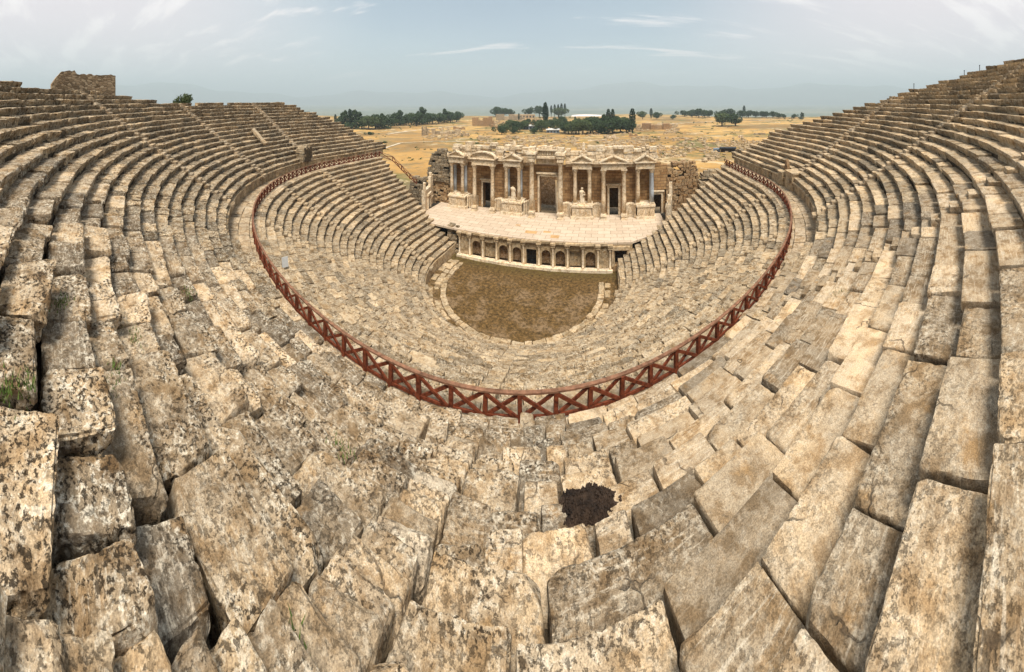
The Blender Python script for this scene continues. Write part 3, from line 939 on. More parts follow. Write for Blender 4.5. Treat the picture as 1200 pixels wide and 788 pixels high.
# small half columns on the front
cm_ = MB(); cm_.lathe([(.2, 0), (.2, .1), (.15, .16), (.14, 2.3), (.16, 2.36), (.15, 2.42), (.23, 2.75), (.25, 2.85)], n=10, tone=.8)
col_me = None
for i, x in enumerate(PC):
    if col_me is None: o = cm_.build('half_column', M['marble'], front, smooth=True); col_me = o.data
    else: o = link('half_column', col_me, front)
    o.location = (x, -.02, .45)
# base course and top courses
mb = MB(); x = -12.2
while x < 12.2:
    L = R.uniform(1.4, 2.2); L = min(L, 12.25 - x); mb.box((x + L / 2, -.15, .2), (L - .015, .9, .42), tone=R.uniform(.75, 1), pit=.1, jit=.01); x += L
mb.build('base_course', M['marble'], front)
mb = MB()
for i, x in enumerate(PC):
    mb.box((x, -.02, H + .02), (.66, .62, .36), tone=R.uniform(.5, .9), jit=.03); mb.box((x, -.06, H + .34), (.8, .74, .26), tone=R.uniform(.5, .9), jit=.03)
for a_, b_, kd in zip(PC[:-1], PC[1:], kinds):
    x = a_ + .36
    while x < b_ - .36:
        L = min(R.uniform(.7, 1.5), b_ - .36 - x)
        if L < .1: break
        mb.box((x + L / 2, .35, H + .16), (L - .02, .7, .3), tone=R.uniform(.3, .8), jit=.02)
        if R.random() < .85: mb.box((x + L / 2, .25 if kd != 'door' else .1, H + .46), (L - .02, .9, .3), tone=R.uniform(.3, .9), jit=.04)
        x += L
mb.box((0, .0, H + .5), (2.9, .8, .3), tone=.75, jit=.03); mb.box((6.7, .0, H + .5), (2.9, .8, .3), tone=.8, jit=.03)
mb.build('cornice', M['podium'], front)
# mass behind the wall carrying the floor
mb = MB(); mb.box((-6.6, 1.3, 2.05), (11.0, .5, 4.1), tone=.3, pit=.6); mb.box((6.6, 1.3, 2.05), (11.0, .5, 4.1), tone=.3, pit=.6)
mb.box((0, 3.0, 2.05), (2.3, .5, 4.1), tone=.2); mb.box((0, 1.6, 3.9), (2.3, 2.6, .4), tone=.3)
mb.box((-21.2, 6.3, 2.0), (.5, 11.6, 4.3), tone=.3); mb.box((21.2, 8, 2.0), (.5, 7.4, 4.3), tone=.3)
mb.build('inner_wall', M['ruin'], front)
# side doorway on the far right of the front
mb = MB(); mb.arch(11.95, 15.2, .9, 3.95, 12.6, 14.35, 3.1, .0, 1.0, rise=0, tone=.55)
mb.box((13.5, -.05, 3.5), (2.6, .5, .5), tone=.8, jit=.02); mb.box((12.3, -.1, 2.0), (.3, .3, 2.4), tone=.85); mb.box((14.6, -.1, 2.0), (.3, .3, 2.4), tone=.8)
mb.build('side_doorway', M['podium'], front)
mb = MB()
for x in np.linspace(12.7, 14.3, 5): mb.box((x, .55, 2.0), (.04, .04, 2.3), tone=.5)
mb.box((13.5, .55, 2.0), (1.7, .05, .06), tone=.5)
mb.build('door_grille', M['iron'], front)
mb = MB(); mb.box((13.5, 2.2, 2.2), (3.2, .4, 3.6), tone=.1); mb.box((13.5, .55, .4), (3.3, 1.2, .95), tone=.7, jit=.03)
mb.build('inner_wall', M['ruin'], front)

# ------------------------------------------------------------------ stage facade
fac = thing('stage_facade', 'ornate marble stage facade with columns, pediments and brown masonry behind', 'stage facade', (0, 14.8, Z_STAGE))
def Zl(z): return z - Z_STAGE
WY = 2.9     # local y of the back wall face
# back wall pieces between the doors, doors as openings
doors = [(-21.3, -18.9, -20.75, -19.3, 3.4), (-13.6, -9.5, -12.35, -10.7, 5.0), (-2.4, 3.5, -1.05, 2.2, 6.9), (10.8, 14.9, 11.95, 13.6, 5.0), (19.8, 22.3, 20.1, 21.6, 3.6)]
xs = -18.9
for (x0, x1, d0, d1, hd) in doors:
    mb = MB(); top = 8.9 if -15 < (x0 + x1) / 2 < 16 else 5.4
    mb.arch(x0, x1, 0, top, d0, d1, hd, WY, WY + 1.2, rise=0)
    mb.build('wall', M['brick'], fac)
    fr = MB(); t_ = .38
    for k_ in (0, 1):
        y = WY - .12 - .1 * k_; t2 = t_ - .14 * k_
        fr.box((d0 - t2 / 2, y, hd / 2), (t2, .3, hd), tone=.7 + .2 * k_); fr.box((d1 + t2 / 2, y, hd / 2), (t2, .3, hd), tone=.7 + .2 * k_)
        fr.box(((d0 + d1) / 2, y, hd + t2 / 2), (d1 - d0 + 2 * t2, .3, t2), tone=.8)
    fr.box(((d0 + d1) / 2, WY - .25, hd + t_ + .18), (d1 - d0 + 2 * t_ + .4, .6, .24), tone=.9, jit=.02)
    fr.build('door_frame', M['marble'], fac)
for (x0, x1) in ((-18.9, -13.6), (-9.5, -2.4), (3.5, 10.8), (14.9, 19.8)):
    mb = MB(); mb.box(((x0 + x1) / 2, WY + .6, 4.45), (x1 - x0, 1.2, 8.9)); mb.build('wall', M['brick'], fac)
for (x0, x1, yb_, h_) in ((-14.6, -8.6, 7.2, 6.2), (10.0, 15.6, 7.2, 6.2), (-22.0, -18.2, 6.6, 4.6), (19.2, 23.0, 6.6, 4.6)):  # roofed boxes added behind the doors to block the sky and darken the openings
    mb = MB(); y0 = WY + 1.2
    mb.box(((x0 + x1) / 2, yb_, h_ / 2), (x1 - x0, .5, h_), tone=.35, jit=.02)
    mb.box((x0 + .2, (y0 + yb_) / 2 - .1, h_ / 2), (.5, yb_ - y0 - .3, h_), tone=.35); mb.box((x1 - .2, (y0 + yb_) / 2 - .1, h_ / 2), (.5, yb_ - y0 - .3, h_), tone=.35)
    mb.box(((x0 + x1) / 2, (y0 + yb_) / 2 + .1, h_ + .25), (x1 - x0, yb_ - y0 + .6, .5), tone=.35, jit=.03)
    mb.build('rear_shade_box', M['ruin'], fac)
mb = MB(); mb.box((-.6, 8.0, 3.2), (3.4, .6, 6.4), tone=.15, pit=.8, jit=.1); mb.box((2.9, 8.2, 2.6), (1.6, .6, 5.2), tone=.2, jit=.1); mb.box((1.6, 8.0, 5.6), (1.6, .6, 1.2), tone=.2, jit=.1); mb.box((-2.0, 5.9, 3.0), (.6, 3.4, 6.0), tone=.2)
mb.build('rear_wall', M['ruin'], fac)
mb = MB(); x = -13.6
# long low podium between the projecting blocks, with a moulded top
for (x0, x1) in ((-15.0, -13.4), (-9.3, -7.8), (-3.7, -2.0), (3.3, 5.2), (8.9, 10.6), (14.9, 16.7)):
    mb = MB(); c = (x0 + x1) / 2
    n_ = 6
    for k_ in range(n_):
        t = (k_ + .5) / n_; x = x0 + (x1 - x0) * t; dep = 1.3 * math.sin(PI * t) ** .7
        mb.box((x, .35 + dep + (WY - .3 - dep) / 2 - .1, 1.1), ((x1 - x0) / n_ + .01, WY - .3 - dep, 2.2 - R.uniform(0, .15)), tone=R.uniform(.5, .8), pit=.3)
        mb.box((x, .25 + dep + .4, 2.3), ((x1 - x0) / n_ + .01, .9, .24), tone=R.uniform(.7, .95), pit=.2)
        mb.box((x, .2 + dep + .4, .2), ((x1 - x0) / n_ + .01, .95, .36), tone=R.uniform(.6, .9), pit=.2)
    mb.build('curved_podium', M['marble'], fac)
POD = [(-18.85, -15.05), (-7.85, -3.75), (5.15, 8.95), (16.7, 20.15)]
for (x0, x1) in POD:
    c = (x0 + x1) / 2; w_ = x1 - x0
    mb = MB(); mb.box((c, 1.5, .22), (w_, 3.0, .5), tone=.95, pit=.1, jit=.02); mb.box((c, 1.55, 1.3), (w_ - .35, 2.8, 1.75), tone=.6, pit=.35)
    mb.box((c, 1.5, 2.3), (w_ - .05, 3.0, .32), tone=.9, pit=.2, jit=.02)
    o = mb.build('podium', M['marble'], fac)
    rl = MB()
    for k_ in range(9): rl.box((x0 + .45 + (w_ - .9) * k_ / 8, .13, 1.3 + R.uniform(-.15, .15)), (.18, .12, .8 + R.uniform(-.2, .3)), tone=R.uniform(.3, .9), jit=.05)
    rl.build('relief_frieze', M['marble'], o)

def column(x, y, z, h, mat, r=.36, pedestal=0.0):
    """a column whose mesh is the shaft; base and capital are sub-parts"""
    key = (round(h, 2), round(r, 2))
    sh = MB(); sh.lathe([(r, .34), (r * .99, h * .35), (r * .85, h - .75), (r * .9, h - .72)], n=14, tone=R.uniform(.4, .9), pit=.15)
    o = sh.build('column', mat, fac, smooth=True); o.location = (x, y, z)
    b = MB()
    if pedestal:
        b.box((0, 0, -pedestal + .12), (1.15, 1.15, .24), tone=.8, jit=.01); b.box((0, 0, -pedestal / 2), (.92, .92, pedestal - .2), tone=.7, jit=.01); b.box((0, 0, -.08), (1.1, 1.1, .16), tone=.9)
    b.box((0, 0, .07), (r * 2.7, r * 2.7, .14), tone=.8)
    b.lathe([(r * 1.3, .13), (r * 1.36, .18), (r * 1.22, .24), (r * 1.1, .27), (r * 1.2, .31), (r * 1.02, .36)], n=14, tone=.8)
    b.build('base', M['marble'], o)
    c = MB()
    c.lathe([(r * .9, h - .76), (r * 1.0, h - .70), (r * 1.06, h - .5), (r * 1.0, h - .46), (r * 1.25, h - .22), (r * 1.35, h - .14)], n=14, tone=.8)
    for k_ in range(8):
        a_ = PI / 4 * k_ + PI / 8
        c.box((math.cos(a_) * r * 1.05, math.sin(a_) * r * 1.05, h - .55), (.14, .1, .3), rz=a_ + PI / 2, rx=.3, tone=.7, jit=.02)
        a_ = PI / 4 * k_
        c.box((math.cos(a_) * r * 1.2, math.sin(a_) * r * 1.2, h - .3), (.15, .1, .28), rz=a_ + PI / 2, rx=.4, tone=.8, jit=.02)
    c.box((0, 0, h - .07), (r * 2.8, r * 2.8, .13), tone=.85, jit=.02)
    c.build('capital', M['marble'], o)
    return o

ENT = 8.85   # underside of the entablature over the stage floor
AED = [(-17.1, 1.17, 'pod', 'small'), (-11.4, 1.82, 'low', 'round'), (-5.78, 1.22, 'pod', 'small'), (7.08, 1.3, 'pod', 'tri'), (12.7, 1.82, 'low', 'tri'), (18.33, 1.27, 'pod', 'tri')]
for i, (c, hw, base, ped) in enumerate(AED):
    zb = 2.46 if base == 'pod' else .75
    yb = .75 if base == 'pod' else .35
    for sg in (-1, 1):
        blue = (i == 5 and sg == 1)
        column(c + sg * hw, yb, zb, ENT - zb, M['bluemarble'] if blue else M['marble'], .34 if base == 'pod' else .38, 0 if base == 'pod' else .75)
        if base == 'pod':
            column(c + sg * hw, 2.3, zb, ENT - zb, M['bluemarble'] if (i in (0, 2)) or blue else M['marble'], .31)
    # entablature on the columns
    mb = MB(); w_ = 2 * hw + .95; y0 = yb - .55; dep = WY - y0 + .2
    mb.box((c, y0 + dep / 2, ENT + .26), (w_ - .15, dep, .5), tone=.7, pit=.25, jit=.01)
    mb.box((c, y0 + dep / 2 - .03, ENT + .74), (w_ - .1, dep, .46), tone=.6, pit=.5, jit=.01)
    for k_ in range(int(w_ / .22)): mb.box((c - w_ / 2 + .12 + k_ * .22, y0 - .06, ENT + 1.03), (.12, .2, .14), tone=.8)
    mb.box((c, y0 + dep / 2 - .15, ENT + 1.2), (w_ + .35, dep + .3, .2), tone=.85, pit=.2, jit=.015)
    mb.build('entablature', M['marble'], fac)
    zp = ENT + 1.3; pw = w_ / 2 + .25
    mb = MB()
    if ped == 'round':
        n_ = 16; hgt = 1.15
        arc = [(c + pw * math.cos(PI - PI * k_ / n_), zp + hgt * math.sin(PI * k_ / n_)) for k_ in range(n_ + 1)]
        mb.prism(arc, y0 + .18, y0 + .8, tone=.5, pit=.4)
        for (xa, za), (xb, zb_) in zip(arc[:-1], arc[1:]):
            L = math.hypot(xb - xa, zb_ - za); mb.box(((xa + xb) / 2, y0 + .3, (za + zb_) / 2 + .06), (L + .04, .95, .22), ry=-math.atan2(zb_ - za, xb - xa), tone=.85, pit=.2)
    else:
        hgt = 1.05 if ped == 'tri' else .95
        mb.prism([(c - pw, zp), (c + pw, zp), (c, zp + hgt)], y0 + .18, y0 + .8, tone=.5, pit=.4)
        for sg in (-1, 1):
            L = math.hypot(pw, hgt); mb.box((c + sg * pw / 2, y0 + .3, zp + hgt / 2 + .08), (L + .1, .95, .22), ry=sg * math.atan2(hgt, pw), tone=.85, pit=.2)
        for (xx, zz) in ((c, zp + hgt + .2), (c - pw, zp + .25), (c + pw, zp + .25)):
            mb.box((xx, y0 + .3, zz), (.35, .4, .45), tone=.8, jit=.06)
    mb.build('pediment', M['marble'], fac)
# central pair: taller columns and a heavier broken entablature
for x in (-1.97, 3.25): column(x, .0, .95, 9.35, M['marble'], .43, .95)
mb = MB()
for x in (-1.97, 3.25):
    mb.box((x, .9, 10.55), (1.1, 2.9, .5), tone=.8, jit=.03); mb.box((x, .85, 11.1), (1.35, 3.0, .55), tone=.75, pit=.5, jit=.04); mb.box((x, .8, 11.6), (1.75, 3.2, .4), tone=.9, jit=.05)
    mb.box((x, .9, 12.2), (1.2, 1.6, .8), tone=.8, pit=.5, jit=.1)
mb.box((.64, 2.5, 9.8), (4.4, 1.2, 1.0), tone=.7, jit=.03); mb.box((.64, 2.2, 10.6), (4.6, 1.8, .5), tone=.85, jit=.03)
mb.box((.64, 2.4, 11.35), (4.2, 1.3, .9), tone=.7, pit=.7, jit=.03); mb.box((.64, 2.2, 11.95), (4.4, 1.8, .28), tone=.9, jit=.03)
for k_ in range(9): mb.box((-1.2 + k_ * .46, 1.68, 11.35), (.26, .2, .7), tone=R.uniform(.4, 1), jit=.06)
for k_ in range(7): mb.box((-.9 + k_ * .55, 2.3, 12.3 + R.uniform(-.1, .15)), (.5, 1.0, .5), tone=R.uniform(.5, .9), jit=.08)
mb.build('entablature', M['marble'], fac)
# entablature along the back wall and ragged attic blocks on top
for (x0, x1) in ((-18.9, -18.0), (-16.2, -13.2), (-9.6, -6.9), (-4.6, -2.6), (3.9, 6.0), (8.2, 10.6), (14.8, 17.2)):
    mb = MB(); mb.box(((x0 + x1) / 2, WY + .25, ENT + .3), (x1 - x0, 1.9, .55), tone=.6, pit=.5, jit=.02); mb.box(((x0 + x1) / 2, WY + .1, ENT + .85), (x1 - x0, 2.2, .5), tone=.75, jit=.03)
    mb.build('wall_entablature', M['marble'], fac)
mb = MB(); x = -18.9
while x < 19.9:
    L = R.uniform(.7, 1.9); zc_ = ENT + 1.15
    if not (-2.9 < x + L / 2 < 4.2):
        for k_ in range(4 + int(R.random() < .6)):
            hh = R.uniform(.42, .62)
            if k_ < 2 or R.random() < .8: mb.box((x + L / 2 + R.normal(0, .05), WY + .1 + R.normal(0, .1), zc_ + hh / 2), (L - .04, 1.3 + R.uniform(-.2, .4), hh - .02), rz=R.normal(0, .03), tone=R.uniform(.35, 1), pit=.5, jit=.04)
            zc_ += hh
    x += L
mb.build('attic_blocks', M['marble'], fac)
# loose stones lying in front of the doors on the stage
# two small obelisk finials standing on the top
for nm, x, z, lab in (('finial', -6.0, ENT + 2.5, 'small white finial on the facade top above the armless statue'), ('finial', 7.2, ENT + 2.5, 'small white finial on the facade top above the twisting statue')):
    mb = MB(); mb.box((0, 0, .15), (.7, .7, .34), tone=.9); mb.lathe([(.3, .3), (.34, .5), (.24, .9), (.28, 1.3), (.2, 1.75), (.12, 2.0)], n=10, tone=1)
    mb.build(nm, M['marble'], None, label=lab, cat='finial', loc=(x, 14.8 + WY, Z_STAGE + z), group='finials on the stage facade')

def statue(x, lab, headless):
    t = MB()
    prof = [(.42, .0), (.46, .12), (.40, .5), (.36, .9), (.33, 1.2), (.30, 1.45), (.36, 1.7), (.41, 1.95), (.38, 2.12), (.2, 2.2), (.12, 2.26), (.11, 2.34)]
    if not headless: prof += [(.17, 2.4), (.2, 2.52), (.17, 2.66), (.06, 2.72)]
    nrow, nc = [], 24
    V = []; Q = []
    # refine the profile and fold it like drapery, hips swung to one side
    pz = np.linspace(0, prof[-1][1], 40); pr = np.interp(pz, [p[1] for p in prof], [p[0] for p in prof])
    for z, r in zip(pz, pr):
        sway = .10 * math.sin(z * 1.55 + (.4 if headless else 2.1)) * (0 if z > 2.25 else 1)
        for k_ in range(nc):
            a_ = 2 * PI * k_ / nc
            fold = 1 + (.10 * math.sin(5 * a_ + z * 1.3) + .05 * math.sin(9 * a_ - z * 2)) * (1 - sstep(1.5, 2.1, z))
            V.append((sway + r * fold * math.cos(a_) * 1.08, r * fold * math.sin(a_) * .72, .3 + z))
    for j in range(len(pz) - 1):
        for k_ in range(nc): Q.append((j * nc + k_, j * nc + (k_ + 1) % nc, (j + 1) * nc + (k_ + 1) % nc, (j + 1) * nc + k_))
    m = len(V); V.append((0, 0, .3 + pz[-1])); V.append((0, 0, .3))
    T = [((len(pz) - 1) * nc + k_, (len(pz) - 1) * nc + (k_ + 1) % nc, m) for k_ in range(nc)]
    t.add(V, Q, T, tone=.85, pit=.15)
    # upper arms broken off short, one folded across the chest on the second figure
    arms = [((.36, 0, 2.2), (.5, -.04, 1.65))] if headless else [((.36, 0, 2.2), (.52, -.05, 1.7)), ((.52, -.05, 1.7), (.2, -.36, 1.8)), ((-.36, 0, 2.2), (-.5, .0, 1.75))]
    for a3, b3 in arms:
        a3 = np.array(a3) + (0, 0, .0); b3 = np.array(b3); dd = (b3 - a3)
        ring = []
        e1 = np.cross(dd, (0, 1, .3)); e1 /= np.linalg.norm(e1); e2 = np.cross(dd, e1); e2 /= np.linalg.norm(e2)
        Vt = [a3 + dd * tt + (e1 * math.cos(2 * PI * k_ / 8) + e2 * math.sin(2 * PI * k_ / 8)) * rr for tt, rr in ((-.08, .08), (0, .12), (.5, .11), (1, .085), (1.05, .03)) for k_ in range(8)]
        Qt = [(j * 8 + k_, j * 8 + (k_ + 1) % 8, (j + 1) * 8 + (k_ + 1) % 8, (j + 1) * 8 + k_) for j in range(4) for k_ in range(8)]
        t.add(Vt, Qt, tone=.85, pit=.15)
    st = t.build('statue', M['marble'], None, smooth=True, label=lab, cat='statue', loc=(x, 14.8 + .9, Z_STAGE + 2.46))
    pl = MB(); pl.box((0, 0, .15), (1.15, .95, .32), tone=.9, jit=.02); pl.build('plinth', M['marble'], st)
statue(-5.75, 'headless draped marble statue between the columns beside the central door', True)
statue(7.05, 'marble statue with swung hip and bent arm between two columns', False)

# broken side walls and ruins at the two ends of the facade
def ruin_heap(name, lab, cat, c, size, hgt, seed, mat, big=(.5, 1.3), dark=.35, rz=0., steep=1.):
    """a standing lump of coursed, broken masonry"""
    r_ = np.random.default_rng(seed); mb = MB(); z = 0
    while z < hgt:
        h = r_.uniform(.4, .62); t = z / hgt
        w_ = size[0] * (1 - .35 * t ** 2 * steep) ; dp = size[1] * (1 - .35 * t ** 2 * steep)
        x = -w_ / 2
        while x < w_ / 2:
            L = r_.uniform(*big)
            for y0, y1 in ((-dp / 2, 0), (0, dp / 2)):
                if r_.random() < .96 - .3 * t ** 2:
                    V, Q = stone(min(L, w_ / 2 - x + .3) - .03, (y1 - y0) - .02, h + .02, .35, int(r_.integers(1e9)), .8, .06, 0, .06, 1, (2, 2, 1))
                    V[:, 0] += x + L / 2; V[:, 1] += y0 + r_.normal(0, .06); V[:, 2] += z + h
                    mb.add(V @ rot(0, 0, rz).T, Q, tone=float(np.clip(r_.normal(dark, .2), 0, 1)), pit=.6)
            x += L
        z += h
    return mb.build(name, mat, None, label=lab, cat=cat, loc=c)
ruin_heap('ruined_pier', 'dark lumpy masonry pier standing left broken beside the facade', 'ruin', (-21.9, 18.0, 8.6), (5.6, 3.0), 6.2, 3, M['seat_far'], dark=.12, steep=1.3)
ruin_heap('ruined_pier', 'reddish masonry stump under the dark pier at the facade end', 'ruin', (-22.0, 18.1, 3.8), (4.4, 2.4), 4.8, 4, M['ruin'], dark=.7, steep=0)
# side walls (returns) with doors
for sg, lab in ((-1, 'pale marble side wall with a small door near the dark pier'), (1, 'pale marble side wall with broken uprights near the reddish ruin')):
    sw = thing('side_wall', lab, 'side wall', (sg * 22.2, 12.6, Z_STAGE))
    mb = MB(); mb.arch(-2.6, 3.2, 0, 3.9, -.9, .5, 2.5, -.35, .35, rise=0, tone=.7, pit=.3); o = mb.build('wall', M['marble'], sw); o.rotation_euler = (0, 0, PI / 2 - sg * .25)
    mb = MB()
    for x in (-1.1, .7): mb.box((x, -.45 * -sg, 1.3), (.3, .3, 2.6), tone=.9)
    mb.box((-.2, -.45 * -sg, 2.8), (2.5, .45, .4), tone=.9, jit=.02); o = mb.build('door_frame', M['marble'], sw); o.rotation_euler = (0, 0, PI / 2 - sg * .25)
    mb = MB()
    for x, h_ in ((-2.3, 1.5), (1.3, 1.9), (2.0, 2.6), (2.8, 2.0)): mb.box((x, -.1, 3.9 + h_ / 2), (.5, .5, h_), tone=.85, jit=.06)
    mb.box((1.9, -.42 * -sg, 1.6), (2.0, .25, .25), tone=.9, jit=.02)
    o = mb.build('broken_uprights', M['marble'], sw); o.rotation_euler = (0, 0, PI / 2 - sg * .25)
ruin_heap('ruined_wall', 'reddish brown ruined wall closing the end of the facade', 'ruin', (25.6, 18.6, 3.8), (6.4, 2.6), 9.8, 9, M['ruin'], dark=.6, steep=.5)
mb = MB(); mb.box((21.2, WY + .6, 6.6), (3.2, 1.4, 4.6), tone=.6, pit=.7, jit=.15); mb.box((20.6, WY + .5, 9.1), (2.0, 1.2, .6), tone=.5, jit=.1); mb.build('wall', M['brick'], fac)
ruin_heap('ruined_wall', 'low heap of tan blocks sloping behind the reddish ruin', 'ruin', (31.6, 17.6, 3.4), (8.0, 3.6), 8.2, 10, M['seat_far'], dark=.55, steep=1.6)
ruin_heap('ruined_wall', 'dark broken wall between the dark pier and the lower seats', 'ruin', (-26.4, 16.4, 4.0), (4.2, 2.4), 5.0, 12, M['seat_far'], dark=.3, steep=1.)
ruin_heap('ruined_wall', 'low stub of coursed stone at the foot of the lower seats', 'ruin', (-13.6, 6.5, 0.0), (1.6, 1.2), 4.2, 13, M['seat_far'], dark=.4, steep=.3)

# ------------------------------------------------------------------ details of the seating
# vaulted gateway in the left podium wall, gate piers at the right
def gateway(px_, lab, r=34.9, back=1.6):
    u, v, z = seen_at_z(px_[0], px_[1], 15.0)
    psi = math.atan2(u, -v) if v < 0 else math.copysign(PI / 2, u)
    ou, ov_ = math.sin(psi), -math.cos(psi)
    if v < 0: u, v = r * ou, r * ov_
    else: u = math.copysign(r, u)
    g = thing('vaulted_gateway', lab, 'gateway', (u, v, Z_WALK))
    g.rotation_euler = (0, 0, psi)
    g.location = (u, v, Z_WALK)
    return g
g = gateway((357, 188), 'small vaulted stone gateway standing above the podium wall of the upper tier')
mb = MB()
for k_ in range(11):                                   # voussoirs of the arch
    a_ = PI * (k_ + .5) / 11
    mb.box((1.05 * math.cos(a_), -.2, 2.75 + 1.05 * math.sin(a_)), (.52 + R.uniform(-.06, .1), 1.7 + R.uniform(-.3, .2), .30), ry=-(a_ - 0), tone=R.uniform(.2, .7), pit=.6, jit=.03)
for sg in (-1, 1):
    for k_ in range(3): mb.box((sg * 1.08, -.2, 1.55 + .42 * k_), (.6 + R.uniform(-.1, .1), 1.7 + R.uniform(-.2, .2), .4), tone=R.uniform(.2, .7), pit=.6, jit=.03)
mb.build('arch', M['seat_far'], g)
mb = MB(); mb.box((0, .55, 2.5), (1.9, .3, 2.4), tone=.05, pit=1); mb.build('passage_shade', M['core'], g)  # dark panel filling the arch stands for the shade inside the passage
for sg, w_ in ((-1, 1.3), (1, 1.0)):
    mb = MB()
    for k_ in range(3): mb.box((sg * 1.0, -.75, .25 + .48 * k_), (w_ + R.uniform(-.1, .1), .8 + R.uniform(-.1, .1), .46), tone=R.uniform(.3, .8), pit=.4, jit=.03)
    mb.build('pier', M['podium'], g)
g2 = gateway((940, 205), 'broken gateway piers with an upright dark slab beside the stepped seats')
mb = MB(); mb.box((-1.6, -.5, 1.1), (2.2, 1.4, 2.2), tone=.6, jit=.04); mb.box((-1.6, -.55, 2.3), (2.5, 1.6, .28), tone=.8, jit=.03); mb.build('pier', M['podium'], g2)
mb = MB(); mb.box((1.2, -.3, .9), (1.5, 1.2, 1.8), tone=.4, jit=.08); mb.build('pier', M['podium'], g2)
mb = MB(); mb.prism([(-.15, 1.8), (.75, 1.8), (.7, 2.9), (.45, 3.7), (.1, 3.5), (-.1, 2.8)], -.6, -.2, tone=.3); mb.build('upright_slab', M['ruin'], g2)

def row_point(x, y):
    """where the sight line through a picture point meets the stepped upper tier"""
    su, sv = ground_dir(x)
    for t in np.arange(1.5, 110, .02):
        u = CAM[0] + t * su; v = CAM[1] + t * sv; r = abs(u) if v > 0 else math.hypot(u, v)
        n = math.floor((r - R_UP) / TREAD)
        if n < 0: continue
        if CAM[2] - (y - HOR) / FPX * t <= Z_UP + n * RISE: return u, v, Z_UP + n * RISE, n
    return None
# masonry wall on the rim
u, v, z = seen_at_z(98, 104, 26.6); su, sv = ground_dir(98)
p0 = np.array([CAM[0], CAM[1]]) + 43.0 * np.array(ground_dir(60)); p1 = np.array([CAM[0], CAM[1]]) + 45.0 * np.array(ground_dir(134))
mid = (p0 + p1) / 2; an = math.atan2(p1[1] - p0[1], p1[0] - p0[0]); Lw = np.linalg.norm(p1 - p0)
rw = thing('rim_wall', 'rough masonry wall standing on the rim of the upper tier', 'wall', (mid[0], mid[1], 25.3)); rw.rotation_euler = (0, 0, an)
mb = MB(); nseg = 26; top = []
for i in range(nseg + 1):
    t = i / nseg; top.append((-Lw / 2 + Lw * t, 3.5 + (.45 if .15 < t < .38 else 0) - (1.2 * (1 - t / .12) if t < .12 else 0) + R.uniform(-.12, .12)))
for (xa, za), (xb, zb_) in zip(top[:-1], top[1:]):
    V = [(xa, -.5, 0), (xb, -.5, 0), (xb, -.5, zb_), (xa, -.5, za), (xa, .6, 0), (xb, .6, 0), (xb, .6, zb_), (xa, .6, za)]
    mb.add(V, [(0, 1, 2, 3), (5, 4, 7, 6), (3, 2, 6, 7)] + ([(4, 0, 3, 7)] if xa == top[0][0] else []) + ([(1, 5, 6, 2)] if xb == top[-1][0] else []))
mb.build('wall', M['rubblewall'], rw)
# metal posts on the right rim
for i, (x, y) in enumerate(((1071, 103), (1130, 88), (1148, 82))):
    su, sv = ground_dir(x); t = (50.5, 46.8, 45.4)[i]
    z0 = CAM[2] - (y + 1 - HOR) / FPX * t
    mb = MB(); mb.lathe([(.05, -.6), (.05, .7), (.08, .7), (.08, .8)], n=8); mb.box((0, 0, -.3), (.3, .3, .25))
    mb.build('metal_post', M['iron'], None, label='thin dark metal post on the seat rim, %s from the stage' % ORD[i + 1], cat='post', group='metal posts on the seat rim', loc=(CAM[0] + t * su, CAM[1] + t * sv, z0))
# long fallen block lying down the left rows
a3 = row_point(297, 158); b3 = row_point(311, 172)
if a3 and b3:
    mb = MB(); A3 = np.array(a3[:3]) + (0, 0, .35); B3 = np.array(b3[:3]) + (0, 0, .45); d = B3 - A3
    V, Q = stone(np.linalg.norm(d) + .2, .65, .6, .12, 77, .8, .08, 0, .08, 2)
    V[:, 1] -= .4; V[:, 2] += .35
    e0 = d / np.linalg.norm(d); e1 = np.cross((0, 0, 1), e0); e1 /= np.linalg.norm(e1); e2 = np.cross(e0, e1)
    Vw = V[:, :1] * e0 + V[:, 1:2] * e1 + V[:, 2:3] * e2
    mb.add(Vw, Q, tone=.7, pit=.5); mb.build('fallen_block', M['seat'], None, smooth=True, label='long pale block fallen down across the far rows of the upper tier', cat='fallen block', loc=tuple((A3 + B3) / 2))
# information board on the lower seats
u, v, z = seen_at_z(334, 325, 12.5)
r_ = math.hypot(u, v); nrow = int((r_ - R_LOW) / T_LOW); z = Z_LOW + (nrow + 1) * H_LOW
bd = thing('information_board', 'small white panel on legs among the lower seats by the railing', 'sign', (u, v, z)); bd.scale = (.8, .8, .75); bd.rotation_euler = (0, 0, math.atan2(CAM[1] - v, CAM[0] - u) + PI / 2 + .5)
mb = MB(); mb.box((0, 0, .75), (.62, .05, .95), rx=-.15); mb.build('board', M['white'], bd)
for x in (-.25, .25):
    mb = MB(); mb.box((x, .1, .35), (.05, .05, .7)); mb.build('leg', M['iron'], bd)
